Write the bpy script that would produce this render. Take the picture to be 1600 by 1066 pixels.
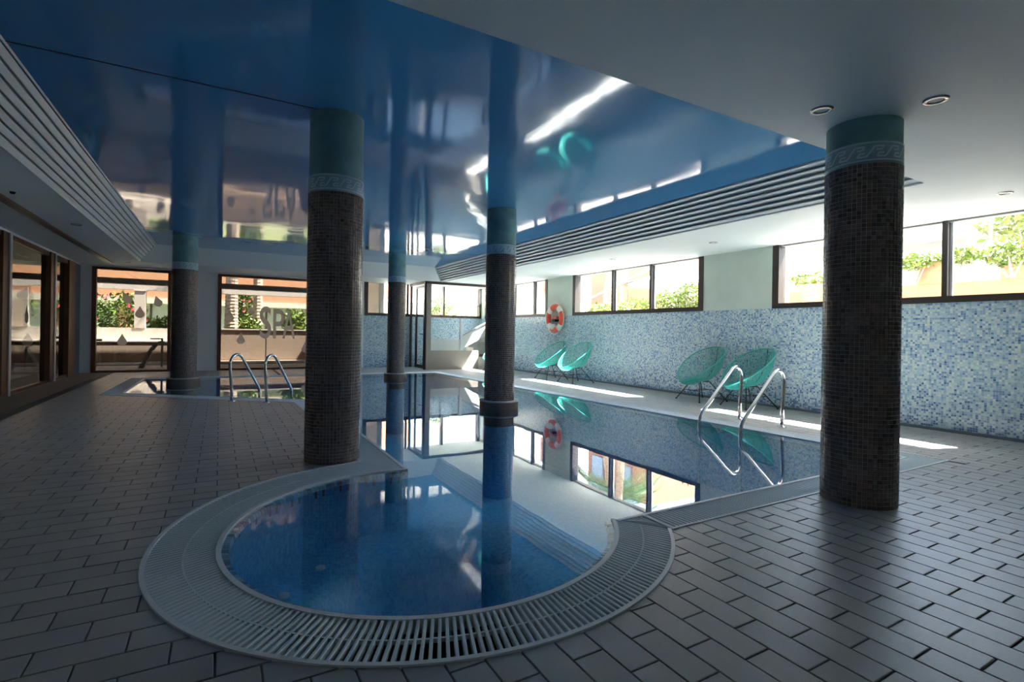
import bpy, bmesh, math, random
from math import sin, cos, pi, radians, sqrt, atan2
from mathutils import Vector, Matrix
rnd = random.Random(7)
scene = bpy.context.scene
COL = scene.collection
for o in list(bpy.data.objects):
    bpy.data.objects.remove(o)

# ------------------------------------------------------------------ camera, sky, sun, exposure
YAW, ROLL, EYE = 0.5196, -0.0163, 1.10
cam_d = bpy.data.cameras.new('camera')
cam_d.sensor_width = 36.0
cam_d.lens = 18.0
cam_d.shift_y = -13.0 / 1600.0
cam_d.clip_end = 300
cam = bpy.data.objects.new('camera', cam_d)
COL.objects.link(cam)
fwd = Vector((sin(YAW), cos(YAW), 0)); rgt = Vector((cos(YAW), -sin(YAW), 0)); dwn = Vector((0, 0, -1))
r2 = cos(ROLL) * rgt + sin(ROLL) * dwn
d2 = -sin(ROLL) * rgt + cos(ROLL) * dwn
cm = Matrix.Identity(4)
for i in range(3):
    cm[i][0] = r2[i]; cm[i][1] = -d2[i]; cm[i][2] = -fwd[i]
cm[2][3] = EYE
cam.matrix_world = cm
scene.camera = cam

world = bpy.data.worlds.new('sky')
scene.world = world
world.use_nodes = True
wn = world.node_tree
wn.nodes.clear()
wo = wn.nodes.new('ShaderNodeOutputWorld')
wb = wn.nodes.new('ShaderNodeBackground')
ws = wn.nodes.new('ShaderNodeTexSky')
ws.sky_type = 'NISHITA'
ws.sun_disc = False
ws.sun_elevation = radians(58)
ws.sun_rotation = radians(106)
ws.dust_density = 3.0
wb.inputs['Strength'].default_value = 0.22
wn.links.new(ws.outputs[0], wb.inputs[0])
wn.links.new(wb.outputs[0], wo.inputs[0])

SUN_TRAVEL = Vector((-0.96, 0.28, -1.60)).normalized()
sd = bpy.data.lights.new('sun', 'SUN')
sd.energy = 17.0
sd.angle = radians(0.53)
sd.color = (1.0, 0.98, 0.95)
sun = bpy.data.objects.new('sun', sd)
COL.objects.link(sun)
sun.rotation_euler = SUN_TRAVEL.to_track_quat('-Z', 'Y').to_euler()
sun.location = (20, -4, 20)

scene.view_settings.view_transform = 'Standard'
scene.view_settings.look = 'None'
scene.view_settings.exposure = 3.12
scene.view_settings.gamma = 1.0
scene.view_settings.use_curve_mapping = False
cy = scene.cycles
cy.max_bounces = 14
cy.diffuse_bounces = 8
cy.glossy_bounces = 6
cy.transparent_max_bounces = 24
cy.sample_clamp_indirect = 8.0

# ------------------------------------------------------------------ materials
def mat(name, color, rough=0.5, metal=0.0, spec=0.5, noise=0.0, nscale=8.0, bump=0.0, bscale=60.0, tint=False, coat=0.0, trans=0.0):
    m = bpy.data.materials.new(name)
    m.use_nodes = True
    nt = m.node_tree
    b = nt.nodes['Principled BSDF']
    b.inputs['Roughness'].default_value = rough
    b.inputs['Metallic'].default_value = metal
    b.inputs['Specular IOR Level'].default_value = spec
    b.inputs['Coat Weight'].default_value = coat
    b.inputs['Coat Roughness'].default_value = 0.02
    src = None
    if noise > 0 or bump > 0:
        tc = nt.nodes.new('ShaderNodeNewGeometry')
    rgb = nt.nodes.new('ShaderNodeRGB')
    rgb.outputs[0].default_value = (*color, 1)
    src = rgb.outputs[0]
    if noise > 0:
        n = nt.nodes.new('ShaderNodeTexNoise')
        n.inputs['Scale'].default_value = nscale
        n.inputs['Detail'].default_value = 5
        nt.links.new(tc.outputs['Position'], n.inputs['Vector'])
        mr = nt.nodes.new('ShaderNodeMapRange')
        mr.inputs['From Min'].default_value = 0.3
        mr.inputs['From Max'].default_value = 0.7
        mr.inputs['To Min'].default_value = 1 - noise
        mr.inputs['To Max'].default_value = 1 + noise
        nt.links.new(n.outputs[0], mr.inputs[0])
        mx = nt.nodes.new('ShaderNodeVectorMath'); mx.operation = 'SCALE'
        nt.links.new(src, mx.inputs[0]); nt.links.new(mr.outputs[0], mx.inputs['Scale'])
        src = mx.outputs[0]
    if tint:
        at = nt.nodes.new('ShaderNodeAttribute'); at.attribute_name = 'tint'
        mm = nt.nodes.new('ShaderNodeVectorMath'); mm.operation = 'MULTIPLY'
        nt.links.new(src, mm.inputs[0]); nt.links.new(at.outputs['Color'], mm.inputs[1])
        src = mm.outputs[0]
    nt.links.new(src, b.inputs['Base Color'])
    if bump > 0:
        n2 = nt.nodes.new('ShaderNodeTexNoise')
        n2.inputs['Scale'].default_value = bscale
        n2.inputs['Detail'].default_value = 4
        nt.links.new(tc.outputs['Position'], n2.inputs['Vector'])
        bp = nt.nodes.new('ShaderNodeBump')
        bp.inputs['Strength'].default_value = bump
        bp.inputs['Distance'].default_value = 0.01
        nt.links.new(n2.outputs[0], bp.inputs['Height'])
        nt.links.new(bp.outputs[0], b.inputs['Normal'])
    return m

def mosaic_mat(name, pitch, ramp, axis, rough=0.25, grout=(0.55, 0.6, 0.62), zgrade=None, gw=0.10):
    """small glass tiles: every cell of a grid gets one colour of the ramp"""
    m = bpy.data.materials.new(name)
    m.use_nodes = True
    nt = m.node_tree; N = nt.nodes; L = nt.links
    b = N['Principled BSDF']
    b.inputs['Roughness'].default_value = rough
    g = N.new('ShaderNodeNewGeometry')
    if axis == 'wall':
        sx = N.new('ShaderNodeSeparateXYZ'); L.new(g.outputs['Position'], sx.inputs[0])
        ad = N.new('ShaderNodeMath'); ad.operation = 'ADD'
        L.new(sx.outputs['X'], ad.inputs[0]); L.new(sx.outputs['Y'], ad.inputs[1])
        cx = N.new('ShaderNodeCombineXYZ'); L.new(ad.outputs[0], cx.inputs[0]); L.new(sx.outputs['Z'], cx.inputs[1])
        vec = cx.outputs[0]
    else:
        sx = N.new('ShaderNodeSeparateXYZ'); L.new(g.outputs['Position'], sx.inputs[0])
        if axis == 'round':
            sb = N.new('ShaderNodeVectorMath'); sb.operation = 'SUBTRACT'; sb.inputs[1].default_value = (1.10, 2.87, 0)
            L.new(g.outputs['Position'], sb.inputs[0]); sy = N.new('ShaderNodeSeparateXYZ'); L.new(sb.outputs[0], sy.inputs[0])
            al = N.new('ShaderNodeMath'); al.operation = 'ARCTAN2'; L.new(sy.outputs['Y'], al.inputs[0]); L.new(sy.outputs['X'], al.inputs[1])
        else:
            al = N.new('ShaderNodeMath'); al.operation = 'ADD'; L.new(sx.outputs['X'], al.inputs[0]); L.new(sx.outputs['Y'], al.inputs[1])
        cx = N.new('ShaderNodeCombineXYZ'); L.new(al.outputs[0], cx.inputs[0]); L.new(sx.outputs['Z'], cx.inputs[1])
        cz = N.new('ShaderNodeCombineXYZ'); L.new(sx.outputs['X'], cz.inputs[0]); L.new(sx.outputs['Y'], cz.inputs[1])
        nz = N.new('ShaderNodeSeparateXYZ'); L.new(g.outputs['True Normal'], nz.inputs[0])
        ab = N.new('ShaderNodeMath'); ab.operation = 'ABSOLUTE'; L.new(nz.outputs['Z'], ab.inputs[0])
        gt = N.new('ShaderNodeMath'); gt.operation = 'GREATER_THAN'; gt.inputs[1].default_value = 0.5; L.new(ab.outputs[0], gt.inputs[0])
        mv = N.new('ShaderNodeMix'); mv.data_type = 'VECTOR'
        L.new(gt.outputs[0], mv.inputs['Factor']); L.new(cx.outputs[0], mv.inputs[4]); L.new(cz.outputs[0], mv.inputs[5])
        vec = mv.outputs[1]
    dv = N.new('ShaderNodeVectorMath'); dv.operation = 'SCALE'; dv.inputs['Scale'].default_value = 1 / pitch
    L.new(vec, dv.inputs[0])
    of = N.new('ShaderNodeVectorMath'); of.operation = 'ADD'; of.inputs[1].default_value = (0.37, 0.37, 0.5)
    L.new(dv.outputs[0], of.inputs[0])
    fl = N.new('ShaderNodeVectorMath'); fl.operation = 'FLOOR'; L.new(of.outputs[0], fl.inputs[0])
    wnz = N.new('ShaderNodeTexWhiteNoise'); wnz.noise_dimensions = '3D'; L.new(fl.outputs[0], wnz.inputs['Vector'])
    val = wnz.outputs['Value']
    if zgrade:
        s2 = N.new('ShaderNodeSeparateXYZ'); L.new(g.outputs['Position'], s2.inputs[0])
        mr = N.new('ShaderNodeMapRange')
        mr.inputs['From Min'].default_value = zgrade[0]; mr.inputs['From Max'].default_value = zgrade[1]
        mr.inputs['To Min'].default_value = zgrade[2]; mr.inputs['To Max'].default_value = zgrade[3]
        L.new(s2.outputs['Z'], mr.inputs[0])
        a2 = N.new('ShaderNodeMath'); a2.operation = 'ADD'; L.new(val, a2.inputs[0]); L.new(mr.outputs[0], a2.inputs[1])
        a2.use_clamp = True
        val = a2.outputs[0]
    cr = N.new('ShaderNodeValToRGB'); cr.color_ramp.interpolation = 'CONSTANT'
    e = cr.color_ramp.elements
    while len(e) < len(ramp):
        e.new(0.5)
    for i, (p, c) in enumerate(ramp):
        e[i].position = p; e[i].color = (*c, 1)
    L.new(val, cr.inputs[0])
    fr = N.new('ShaderNodeVectorMath'); fr.operation = 'FRACTION'; L.new(of.outputs[0], fr.inputs[0])
    s3 = N.new('ShaderNodeSeparateXYZ'); L.new(fr.outputs[0], s3.inputs[0])
    mk = None
    for ax in (('X', 'Y') if axis in ('wall', 'flat') else ('X', 'Y')):
        c1 = N.new('ShaderNodeMath'); c1.operation = 'LESS_THAN'; c1.inputs[1].default_value = gw; L.new(s3.outputs[ax], c1.inputs[0])
        if mk is None:
            mk = c1.outputs[0]
        else:
            mm = N.new('ShaderNodeMath'); mm.operation = 'MAXIMUM'; L.new(mk, mm.inputs[0]); L.new(c1.outputs[0], mm.inputs[1]); mk = mm.outputs[0]
    mx = N.new('ShaderNodeMix'); mx.data_type = 'RGBA'
    L.new(mk, mx.inputs['Factor']); L.new(cr.outputs[0], mx.inputs['A']); mx.inputs['B'].default_value = (*grout, 1)
    L.new(mx.outputs['Result'], b.inputs['Base Color'])
    return m

def glass_mat(name, tint=(0.96, 0.98, 0.97), boost=1.0, ior=1.5):
    m = bpy.data.materials.new(name); m.use_nodes = True
    nt = m.node_tree; nt.nodes.clear()
    o = nt.nodes.new('ShaderNodeOutputMaterial')
    mx = nt.nodes.new('ShaderNodeMixShader')
    tr = nt.nodes.new('ShaderNodeBsdfTransparent'); tr.inputs[0].default_value = (*tint, 1)
    gl = nt.nodes.new('ShaderNodeBsdfGlossy'); gl.inputs['Roughness'].default_value = 0.0
    fz = nt.nodes.new('ShaderNodeFresnel')
    gm = nt.nodes.new('ShaderNodeNewGeometry'); mi = nt.nodes.new('ShaderNodeMix')      # same index from both sides of the thin sheet
    mi.inputs['A'].default_value = ior; mi.inputs['B'].default_value = 1 / ior
    nt.links.new(gm.outputs['Backfacing'], mi.inputs['Factor']); nt.links.new(mi.outputs['Result'], fz.inputs[0])
    src = fz.outputs[0]
    if boost != 1.0:
        pw = nt.nodes.new('ShaderNodeMath'); pw.operation = 'POWER'; pw.inputs[1].default_value = boost
        nt.links.new(src, pw.inputs[0]); src = pw.outputs[0]
    nt.links.new(src, mx.inputs[0]); nt.links.new(tr.outputs[0], mx.inputs[1]); nt.links.new(gl.outputs[0], mx.inputs[2])
    nt.links.new(mx.outputs[0], o.inputs[0])
    return m, gl, fz, nt

M = {}
M['tile'] = mat('floor_tile', (0.385, 0.388, 0.388), 0.34, noise=0.06, nscale=3, bump=0.12, bscale=140, tint=True)
M['grout'] = mat('grout', (0.13, 0.125, 0.13), 0.8)
M['deck'] = M['tile']
M['white'] = mat('white_paint', (0.78, 0.855, 0.855), 0.6, noise=0.015, nscale=2)
M['offwhite'] = mat('wall_white', (0.72, 0.75, 0.78), 0.6)
M['green'] = mat('pale_green_paint', (0.60, 0.68, 0.60), 0.6, noise=0.07, nscale=2.2)
M['teal'] = mat('teal_paint', (0.17, 0.36, 0.365), 0.5, noise=0.28, nscale=5)
M['band'] = mat('pale_band', (0.32, 0.52, 0.58), 0.5, noise=0.05)
M['key'] = mat('key_ornament', (0.68, 0.82, 0.86), 0.5)
M['coltile'] = mat('column_tile', (0.145, 0.106, 0.092), 0.26, tint=True)
M['colgrout'] = mat('column_grout', (0.50, 0.47, 0.44), 0.8)
M['slat'] = mat('grille_white', (0.86, 0.88, 0.88), 0.4)
M['dark'] = mat('dark_void', (0.02, 0.024, 0.026), 0.7)
M['channel'] = mat('channel', (0.05, 0.06, 0.065), 0.6)
M['grate'] = mat('grating_plastic', (0.70, 0.79, 0.84), 0.42)
M['rim'] = mat('grating_rim', (0.76, 0.80, 0.83), 0.4)
M['steel'] = mat('polished_steel', (0.80, 0.79, 0.77), 0.10, metal=1.0)
M['alu'] = mat('light_aluminium', (0.66, 0.67, 0.68), 0.35, metal=0.3)
M['frame'] = mat('dark_bronze_frame', (0.045, 0.036, 0.032), 0.4)
M['reveal'] = mat('grey_reveal', (0.33, 0.33, 0.33), 0.5)
M['wood'] = mat('brown_wood', (0.14, 0.055, 0.028), 0.4, noise=0.15, nscale=12)
M['chair'] = mat('teal_cord', (0.045, 0.42, 0.37), 0.35)
M['black'] = mat('black_metal', (0.012, 0.012, 0.013), 0.4)
M['orange'] = mat('buoy_orange', (0.80, 0.09, 0.035), 0.45)
M['buoywhite'] = mat('buoy_white', (0.80, 0.78, 0.72), 0.5)
m = bpy.data.materials.new('frosted_decal'); m.use_nodes = True
nt = m.node_tree; nt.nodes.clear()
o_ = nt.nodes.new('ShaderNodeOutputMaterial'); x_ = nt.nodes.new('ShaderNodeMixShader'); x_.inputs[0].default_value = 0.25
t_ = nt.nodes.new('ShaderNodeBsdfTranslucent'); t_.inputs[0].default_value = (0.9, 0.88, 0.84, 1)
d_ = nt.nodes.new('ShaderNodeBsdfDiffuse'); d_.inputs[0].default_value = (0.9, 0.88, 0.84, 1)
nt.links.new(t_.outputs[0], x_.inputs[1]); nt.links.new(d_.outputs[0], x_.inputs[2]); nt.links.new(x_.outputs[0], o_.inputs[0])
M['decal'] = m
M['peach'] = mat('peach_render', (0.42, 0.205, 0.115), 0.8, noise=0.04)
M['cream'] = mat('cream_render', (0.42, 0.34, 0.25), 0.8)
M['outwhite'] = mat('white_render', (0.66, 0.65, 0.64), 0.8)
M['stone'] = mat('terrace_stone', (0.40, 0.34, 0.28), 0.7, noise=0.1, nscale=3)
M['brown'] = mat('brown_render', (0.26, 0.20, 0.155), 0.8, noise=0.06)
M['palestone'] = mat('pale_render', (0.50, 0.455, 0.41), 0.8, noise=0.04)
M['deckwood'] = mat('terrace_paving', (0.27, 0.20, 0.15), 0.6, noise=0.1)
M['greybeam'] = mat('grey_beam', (0.30, 0.31, 0.32), 0.6)
M['trunk'] = mat('palm_trunk', (0.36, 0.29, 0.23), 0.9, noise=0.25, nscale=14)
M['leaf'] = mat('leaf_green', (0.10, 0.17, 0.035), 0.5, tint=True)
M['leafdark'] = mat('leaf_dark', (0.06, 0.14, 0.035), 0.5, tint=True)
M['flower'] = mat('red_flower', (0.70, 0.10, 0.12), 0.6)
M['parasol'] = mat('parasol_canvas', (0.75, 0.74, 0.72), 0.8)
M['ground'] = mat('outdoor_paving', (0.17, 0.165, 0.155), 0.9, noise=0.05)
M['grass'] = mat('lawn', (0.17, 0.20, 0.09), 0.9, noise=0.2, nscale=6)
M['pot'] = mat('terracotta', (0.62, 0.26, 0.11), 0.7)
M['lamp'] = mat('lamp_lens', (0.75, 0.74, 0.70), 0.3)
M['lampring'] = mat('lamp_ring', (0.62, 0.62, 0.60), 0.25, metal=0.6)
M['greypanel'] = mat('warm_grey_panel', (0.23, 0.20, 0.17), 0.5)
M['pane'], _, _, _ = glass_mat('window_glass')
M['dimglass'], _, _, _ = glass_mat('door_dimming_glass', (0.30, 0.30, 0.28))  # tint added to cut the light let in by the left doors
M['midglass'], _, _, _ = glass_mat('front_dimming_glass', (0.42, 0.41, 0.385))  # tint added so less daylight comes through the back glass fronts
M['jet'] = mat('jet_white', (0.75, 0.78, 0.80), 0.3)
# stretched lacquer ceiling with faint waves
m = bpy.data.materials.new('blue_stretch_ceiling'); m.use_nodes = True
nt = m.node_tree; b = nt.nodes['Principled BSDF']
b.inputs['Base Color'].default_value = (0.075, 0.33, 0.64, 1)
b.inputs['Roughness'].default_value = 0.07
b.inputs['IOR'].default_value = 1.65
b.inputs['Coat Weight'].default_value = 0.25
b.inputs['Coat Roughness'].default_value = 0.03
g = nt.nodes.new('ShaderNodeNewGeometry')
n = nt.nodes.new('ShaderNodeTexNoise'); n.inputs['Scale'].default_value = 0.9; n.inputs['Detail'].default_value = 1
nt.links.new(g.outputs['Position'], n.inputs['Vector'])
bp = nt.nodes.new('ShaderNodeBump'); bp.inputs['Strength'].default_value = 0.25; bp.inputs['Distance'].default_value = 0.06
nt.links.new(n.outputs[0], bp.inputs['Height']); nt.links.new(bp.outputs[0], b.inputs['Normal'])
M['blue'] = m
# water
M['water'], gl, fz, nt = glass_mat('pool_water', (0.74, 0.91, 0.97), 0.55, 1.33)
g = nt.nodes.new('ShaderNodeNewGeometry')
n = nt.nodes.new('ShaderNodeTexNoise'); n.inputs['Scale'].default_value = 1.3; n.inputs['Detail'].default_value = 2
nt.links.new(g.outputs['Position'], n.inputs['Vector'])
bp = nt.nodes.new('ShaderNodeBump'); bp.inputs['Strength'].default_value = 0.02; bp.inputs['Distance'].default_value = 0.05
nt.links.new(n.outputs[0], bp.inputs['Height']); nt.links.new(bp.outputs[0], gl.inputs['Normal'])

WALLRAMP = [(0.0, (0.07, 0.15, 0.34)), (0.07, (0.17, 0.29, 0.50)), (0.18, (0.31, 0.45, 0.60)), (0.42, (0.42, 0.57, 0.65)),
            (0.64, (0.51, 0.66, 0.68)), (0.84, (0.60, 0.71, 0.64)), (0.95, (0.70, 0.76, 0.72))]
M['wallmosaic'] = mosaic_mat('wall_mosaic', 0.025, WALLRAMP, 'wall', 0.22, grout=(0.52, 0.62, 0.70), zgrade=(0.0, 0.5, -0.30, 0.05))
POOLRAMP = [(0.0, (0.045, 0.33, 0.62)), (0.25, (0.065, 0.40, 0.67)), (0.55, (0.09, 0.45, 0.71)), (0.82, (0.13, 0.51, 0.75))]
M['poolmosaic'] = mosaic_mat('pool_mosaic', 0.025, POOLRAMP, 'flat', 0.4, grout=(0.18, 0.48, 0.74))
M['roundmosaic'] = mosaic_mat('jacuzzi_mosaic', 0.025, POOLRAMP, 'round', 0.4, grout=(0.18, 0.48, 0.74))
M['rimtile'] = mat('rim_tile', (0.40, 0.60, 0.66), 0.7, tint=True)

# ------------------------------------------------------------------ mesh helpers
class MB:
    def __init__(s):
        s.v = []; s.f = []; s.mi = []; s.c = []; s.t = None
    def add(s, vs, fs, mi=0, tint=None):
        o = len(s.v); s.v += [tuple(p) for p in vs]
        for f in fs:
            s.f.append([i + o for i in f]); s.mi.append(mi); s.c.append(tint or (1, 1, 1))
        return s
    def box(s, x0, x1, y0, y1, z0, z1, mi=0, tint=None):
        vs = [(x0, y0, z0), (x1, y0, z0), (x1, y1, z0), (x0, y1, z0), (x0, y0, z1), (x1, y0, z1), (x1, y1, z1), (x0, y1, z1)]
        return s.add(vs, [(0, 3, 2, 1), (4, 5, 6, 7), (0, 1, 5, 4), (1, 2, 6, 5), (2, 3, 7, 6), (3, 0, 4, 7)], mi, tint)
    def prism(s, poly, z0, z1, mi=0, tint=None, bottom=True):
        n = len(poly)
        vs = [(x, y, z0) for x, y in poly] + [(x, y, z1) for x, y in poly]
        fs = [tuple(range(n, 2 * n))] + [(i, (i + 1) % n, n + (i + 1) % n, n + i) for i in range(n)]
        if bottom: fs.append(tuple(reversed(range(n))))
        return s.add(vs, fs, mi, tint)
    def tube(s, path, r, n=8, mi=0, cap=True, tint=None):
        path = [Vector(p) for p in path]; m = len(path)
        rs = r if isinstance(r, (list, tuple)) else [r] * m
        vs = []; up = None
        for i, p in enumerate(path):
            t = (path[min(i + 1, m - 1)] - path[max(i - 1, 0)]).normalized()
            if up is None:
                up = t.orthogonal().normalized()
            else:
                up = (up - t * up.dot(t))
                up = up.normalized() if up.length > 1e-6 else t.orthogonal().normalized()
            w = t.cross(up)
            for k in range(n):
                a = 2 * pi * k / n
                vs.append(p + rs[i] * (cos(a) * up + sin(a) * w))
        fs = []
        for i in range(m - 1):
            for k in range(n):
                fs.append((i * n + k, i * n + (k + 1) % n, (i + 1) * n + (k + 1) % n, (i + 1) * n + k))
        if cap:
            fs.append(tuple(reversed(range(n)))); fs.append(tuple(range((m - 1) * n, m * n)))
        return s.add(vs, fs, mi, tint)
    def loop(s, path, r, n=8, mi=0):
        path = [Vector(p) for p in path]; m = len(path); vs = []
        ctr = sum(path, Vector()) / m
        for i, p in enumerate(path):
            t = (path[(i + 1) % m] - path[i - 1]).normalized()
            u = (p - ctr); u = (u - t * u.dot(t)).normalized(); w = t.cross(u)
            for k in range(n):
                a = 2 * pi * k / n; vs.append(p + r * (cos(a) * u + sin(a) * w))
        fs = [(i * n + k, i * n + (k + 1) % n, ((i + 1) % m) * n + (k + 1) % n, ((i + 1) % m) * n + k) for i in range(m) for k in range(n)]
        return s.add(vs, fs, mi)
    def lathe(s, prof, n=32, cx=0, cy=0, mi=0, a0=0.0, a1=2 * pi, tint=None):
        full = abs(a1 - a0 - 2 * pi) < 1e-6
        k = n if full else n + 1; m = len(prof); vs = []
        for j in range(k):
            a = a0 + (a1 - a0) * j / n
            for r, z in prof: vs.append((cx + r * cos(a), cy + r * sin(a), z))
        fs = []
        for j in range(n):
            j2 = (j + 1) % k
            for i in range(m - 1):
                fs.append((j * m + i, j2 * m + i, j2 * m + i + 1, j * m + i + 1))
        return s.add(vs, fs, mi, tint)
    def build(s, name, mats, parent=None, smooth=False, tinted=False):
        base = Vector((0, 0, 0)); q = parent
        while q is not None:
            base = base + q.location; q = q.parent
        me = bpy.data.meshes.new(name)
        me.from_pydata([(x - base.x, y - base.y, z - base.z) for x, y, z in s.v], [], s.f)
        for mm in (mats if isinstance(mats, (list, tuple)) else [mats]): me.materials.append(mm)
        if any(s.mi): me.polygons.foreach_set('material_index', s.mi)
        if tinted:
            at = me.attributes.new('tint', 'FLOAT_COLOR', 'FACE')
            flat = []
            for c in s.c: flat += [c[0], c[1], c[2], 1.0]
            at.data.foreach_set('color', flat)
        if smooth:
            me.polygons.foreach_set('use_smooth', [True] * len(me.polygons))
        me.update()
        o = bpy.data.objects.new(name, me); COL.objects.link(o)
        if parent is not None: o.parent = parent
        return o

def thing(name, label, cat, loc=(0, 0, 0), rz=0.0, group=None):
    o = bpy.data.objects.new(name, None); COL.objects.link(o)
    o.location = loc; o.rotation_euler = (0, 0, rz); o.empty_display_size = 0.1
    o['label'] = label; o['category'] = cat
    if group: o['group'] = group
    return o
def tag(o, label, cat, group=None, kind=None):
    o['label'] = label; o['category'] = cat
    if group: o['group'] = group
    if kind: o['kind'] = kind
    return o
def struct(o):
    o['kind'] = 'structure'; return o
def stuff(o):
    o['kind'] = 'stuff'; return o
KIDS = {}
def kids(o):
    return [c for c in bpy.data.objects if c.parent == o]
def dup(root, loc, rz=None, label=None, group=None, scale=None):
    r = root.copy(); COL.objects.link(r); r.location = loc
    if rz is not None: r.rotation_euler = (0, 0, rz)
    if scale is not None: r.scale = scale
    if label: r['label'] = label
    if group: r['group'] = group
    for ch in kids(root):
        c = ch.copy(); COL.objects.link(c); c.parent = r
        for gch in kids(ch):
            d = gch.copy(); COL.objects.link(d); d.parent = c
    return r
def smooth_angle(o, deg=40):
    me = o.data
    me.polygons.foreach_set('use_smooth', [True] * len(me.polygons))
    bm = bmesh.new(); bm.from_mesh(me)
    for e in bm.edges:
        if len(e.link_faces) == 2 and e.calc_face_angle(0) > radians(deg): e.smooth = False
    bm.to_mesh(me); bm.free()
    return o

# ------------------------------------------------------------------ key dimensions (metres)
ZC, ZT = 2.535, 2.90          # low ceiling, stretched ceiling in the coffer
XW, YB, XL, YF = 7.56, 15.3, -2.81, -3.0
JC_O, R_O = (1.11, 2.91), 1.405
JC_I, R_I = (1.10, 2.87), 1.08
def arc(c, r, a0, a1, n):
    return [(c[0] + r * cos(a0 + (a1 - a0) * i / n), c[1] + r * sin(a0 + (a1 - a0) * i / n)) for i in range(n + 1)]
AO0, AO1 = radians(-37.0), radians(93.0) - 2 * pi
AI0, AI1 = radians(-29.5), radians(78.5) - 2 * pi
OUT = [(5.78, 2.06), (2.24, 2.06)] + arc(JC_O, R_O, AO0, AO1, 72) + [(1.05, 5.7), (0.99, 8.28), (-1.66, 10.35), (-1.63, 13.42), (5.24, 13.15)]
INN = [(5.52, 2.31), (2.06, 2.31)] + arc(JC_I, R_I, AI0, AI1, 72) + [(1.33, 5.7), (1.28, 8.40), (-1.36, 10.46), (-1.34, 13.14), (4.98, 12.88)]
OUT = [p for p in OUT]; INN = [p for p in INN]

def fill_with_hole(outer, hole, z):
    """flat face set between an outer outline and a hole"""
    bm = bmesh.new()
    def ring(pts):
        vs = [bm.verts.new((x, y, z)) for x, y in pts]
        return [bm.edges.new((vs[i], vs[(i + 1) % len(vs)])) for i in range(len(vs))]
    es = ring(outer) + (ring(hole) if hole else [])
    bmesh.ops.triangle_fill(bm, edges=es, use_beauty=True, use_dissolve=False, normal=(0, 0, 1))
    for f in bm.faces:
        if f.normal.z < 0: f.normal_flip()
    bm.verts.index_update()
    v = [tuple(x.co) for x in bm.verts]; f = [[q.index for q in k.verts] for k in bm.faces]
    bm.free()
    return v, f
def inside(pt, poly):
    x, y = pt; r = False; n = len(poly); j = n - 1
    for i in range(n):
        xi, yi = poly[i]; xj, yj = poly[j]
        if (yi > y) != (yj > y) and x < (xj - xi) * (y - yi) / (yj - yi) + xi: r = not r
        j = i
    return r
def clip_half(poly, p, nrm):
    """keep the side of the line through p that nrm points to"""
    out = []; n = len(poly)
    for i in range(n):
        a = poly[i]; b2 = poly[(i + 1) % n]
        da = (a[0] - p[0]) * nrm[0] + (a[1] - p[1]) * nrm[1]
        db = (b2[0] - p[0]) * nrm[0] + (b2[1] - p[1]) * nrm[1]
        if da >= 0: out.append(a)
        if (da > 0) != (db > 0) and abs(da - db) > 1e-12:
            t = da / (da - db); out.append((a[0] + t * (b2[0] - a[0]), a[1] + t * (b2[1] - a[1])))
    return out

# ------------------------------------------------------------------ floor: grout bed and tiles
fv, ff = fill_with_hole([(XL - 0.2, YF), (XW, YF), (XW, YB), (XL - 0.2, YB)], OUT, -0.007)
floor = struct(MB().add(fv, ff).build('floor', M['grout']))
EDGES = []
nO = len(OUT)
for i in range(nO):
    a, b2 = OUT[i], OUT[(i + 1) % nO]
    EDGES.append((a, b2))
def edge_near(pt):
    best = None
    for a, b2 in EDGES:
        dx, dy = b2[0] - a[0], b2[1] - a[1]; l2 = dx * dx + dy * dy
        if l2 < 1e-9: continue
        t = max(0, min(1, ((pt[0] - a[0]) * dx + (pt[1] - a[1]) * dy) / l2))
        q = (a[0] + t * dx, a[1] + t * dy); d = (pt[0] - q[0]) ** 2 + (pt[1] - q[1]) ** 2
        if best is None or d < best[0]: best = (d, q, (dx, dy), t)
    return best
def tile_poly(x0, x1, y0, y1):
    g = 0.0035
    poly = [(x0 + g, y0 + g), (x1 - g, y0 + g), (x1 - g, y1 - g), (x0 + g, y1 - g)]
    cx_, cy_ = (x0 + x1) / 2, (y0 + y1) / 2
    if not (-2.3 < cx_ < 6.3 and 1.2 < cy_ < 13.9):
        return poly
    test = poly + [((poly[i][0] + poly[(i + 1) % 4][0]) / 2, (poly[i][1] + poly[(i + 1) % 4][1]) / 2) for i in range(4)]
    ins = [inside(p, OUT) for p in test]
    if all(ins): return None
    if not any(ins): return poly
    for _ in range(4):
        bad = [p for p in poly if inside(p, OUT) and edge_near(p)[0] > 4e-6]
        if not bad: break
        p = max(bad, key=lambda q: edge_near(q)[0])
        d, q, (dx, dy), t = edge_near(p)
        nrm = (q[0] - p[0], q[1] - p[1])
        l = sqrt(nrm[0] ** 2 + nrm[1] ** 2)
        if l < 1e-6: break
        poly = clip_half(poly, q, (nrm[0] / l, nrm[1] / l))
        if len(poly) < 3: return None
    ar = abs(sum(poly[i][0] * poly[(i + 1) % len(poly)][1] - poly[(i + 1) % len(poly)][0] * poly[i][1] for i in range(len(poly)))) / 2
    return poly if ar > 2e-4 else None
def in_view(x, y):
    q = Vector((x, y, -EYE)); zc = q.dot(fwd)
    if zc < 0.05: return False
    u = q.dot(r2) / zc; v = q.dot(d2) / zc
    return -1.7 < u < 1.6 and v < 1.3
TILES = []
PX, PY = 0.130, 0.276          # right-hand area: long side runs away from the camera
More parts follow.
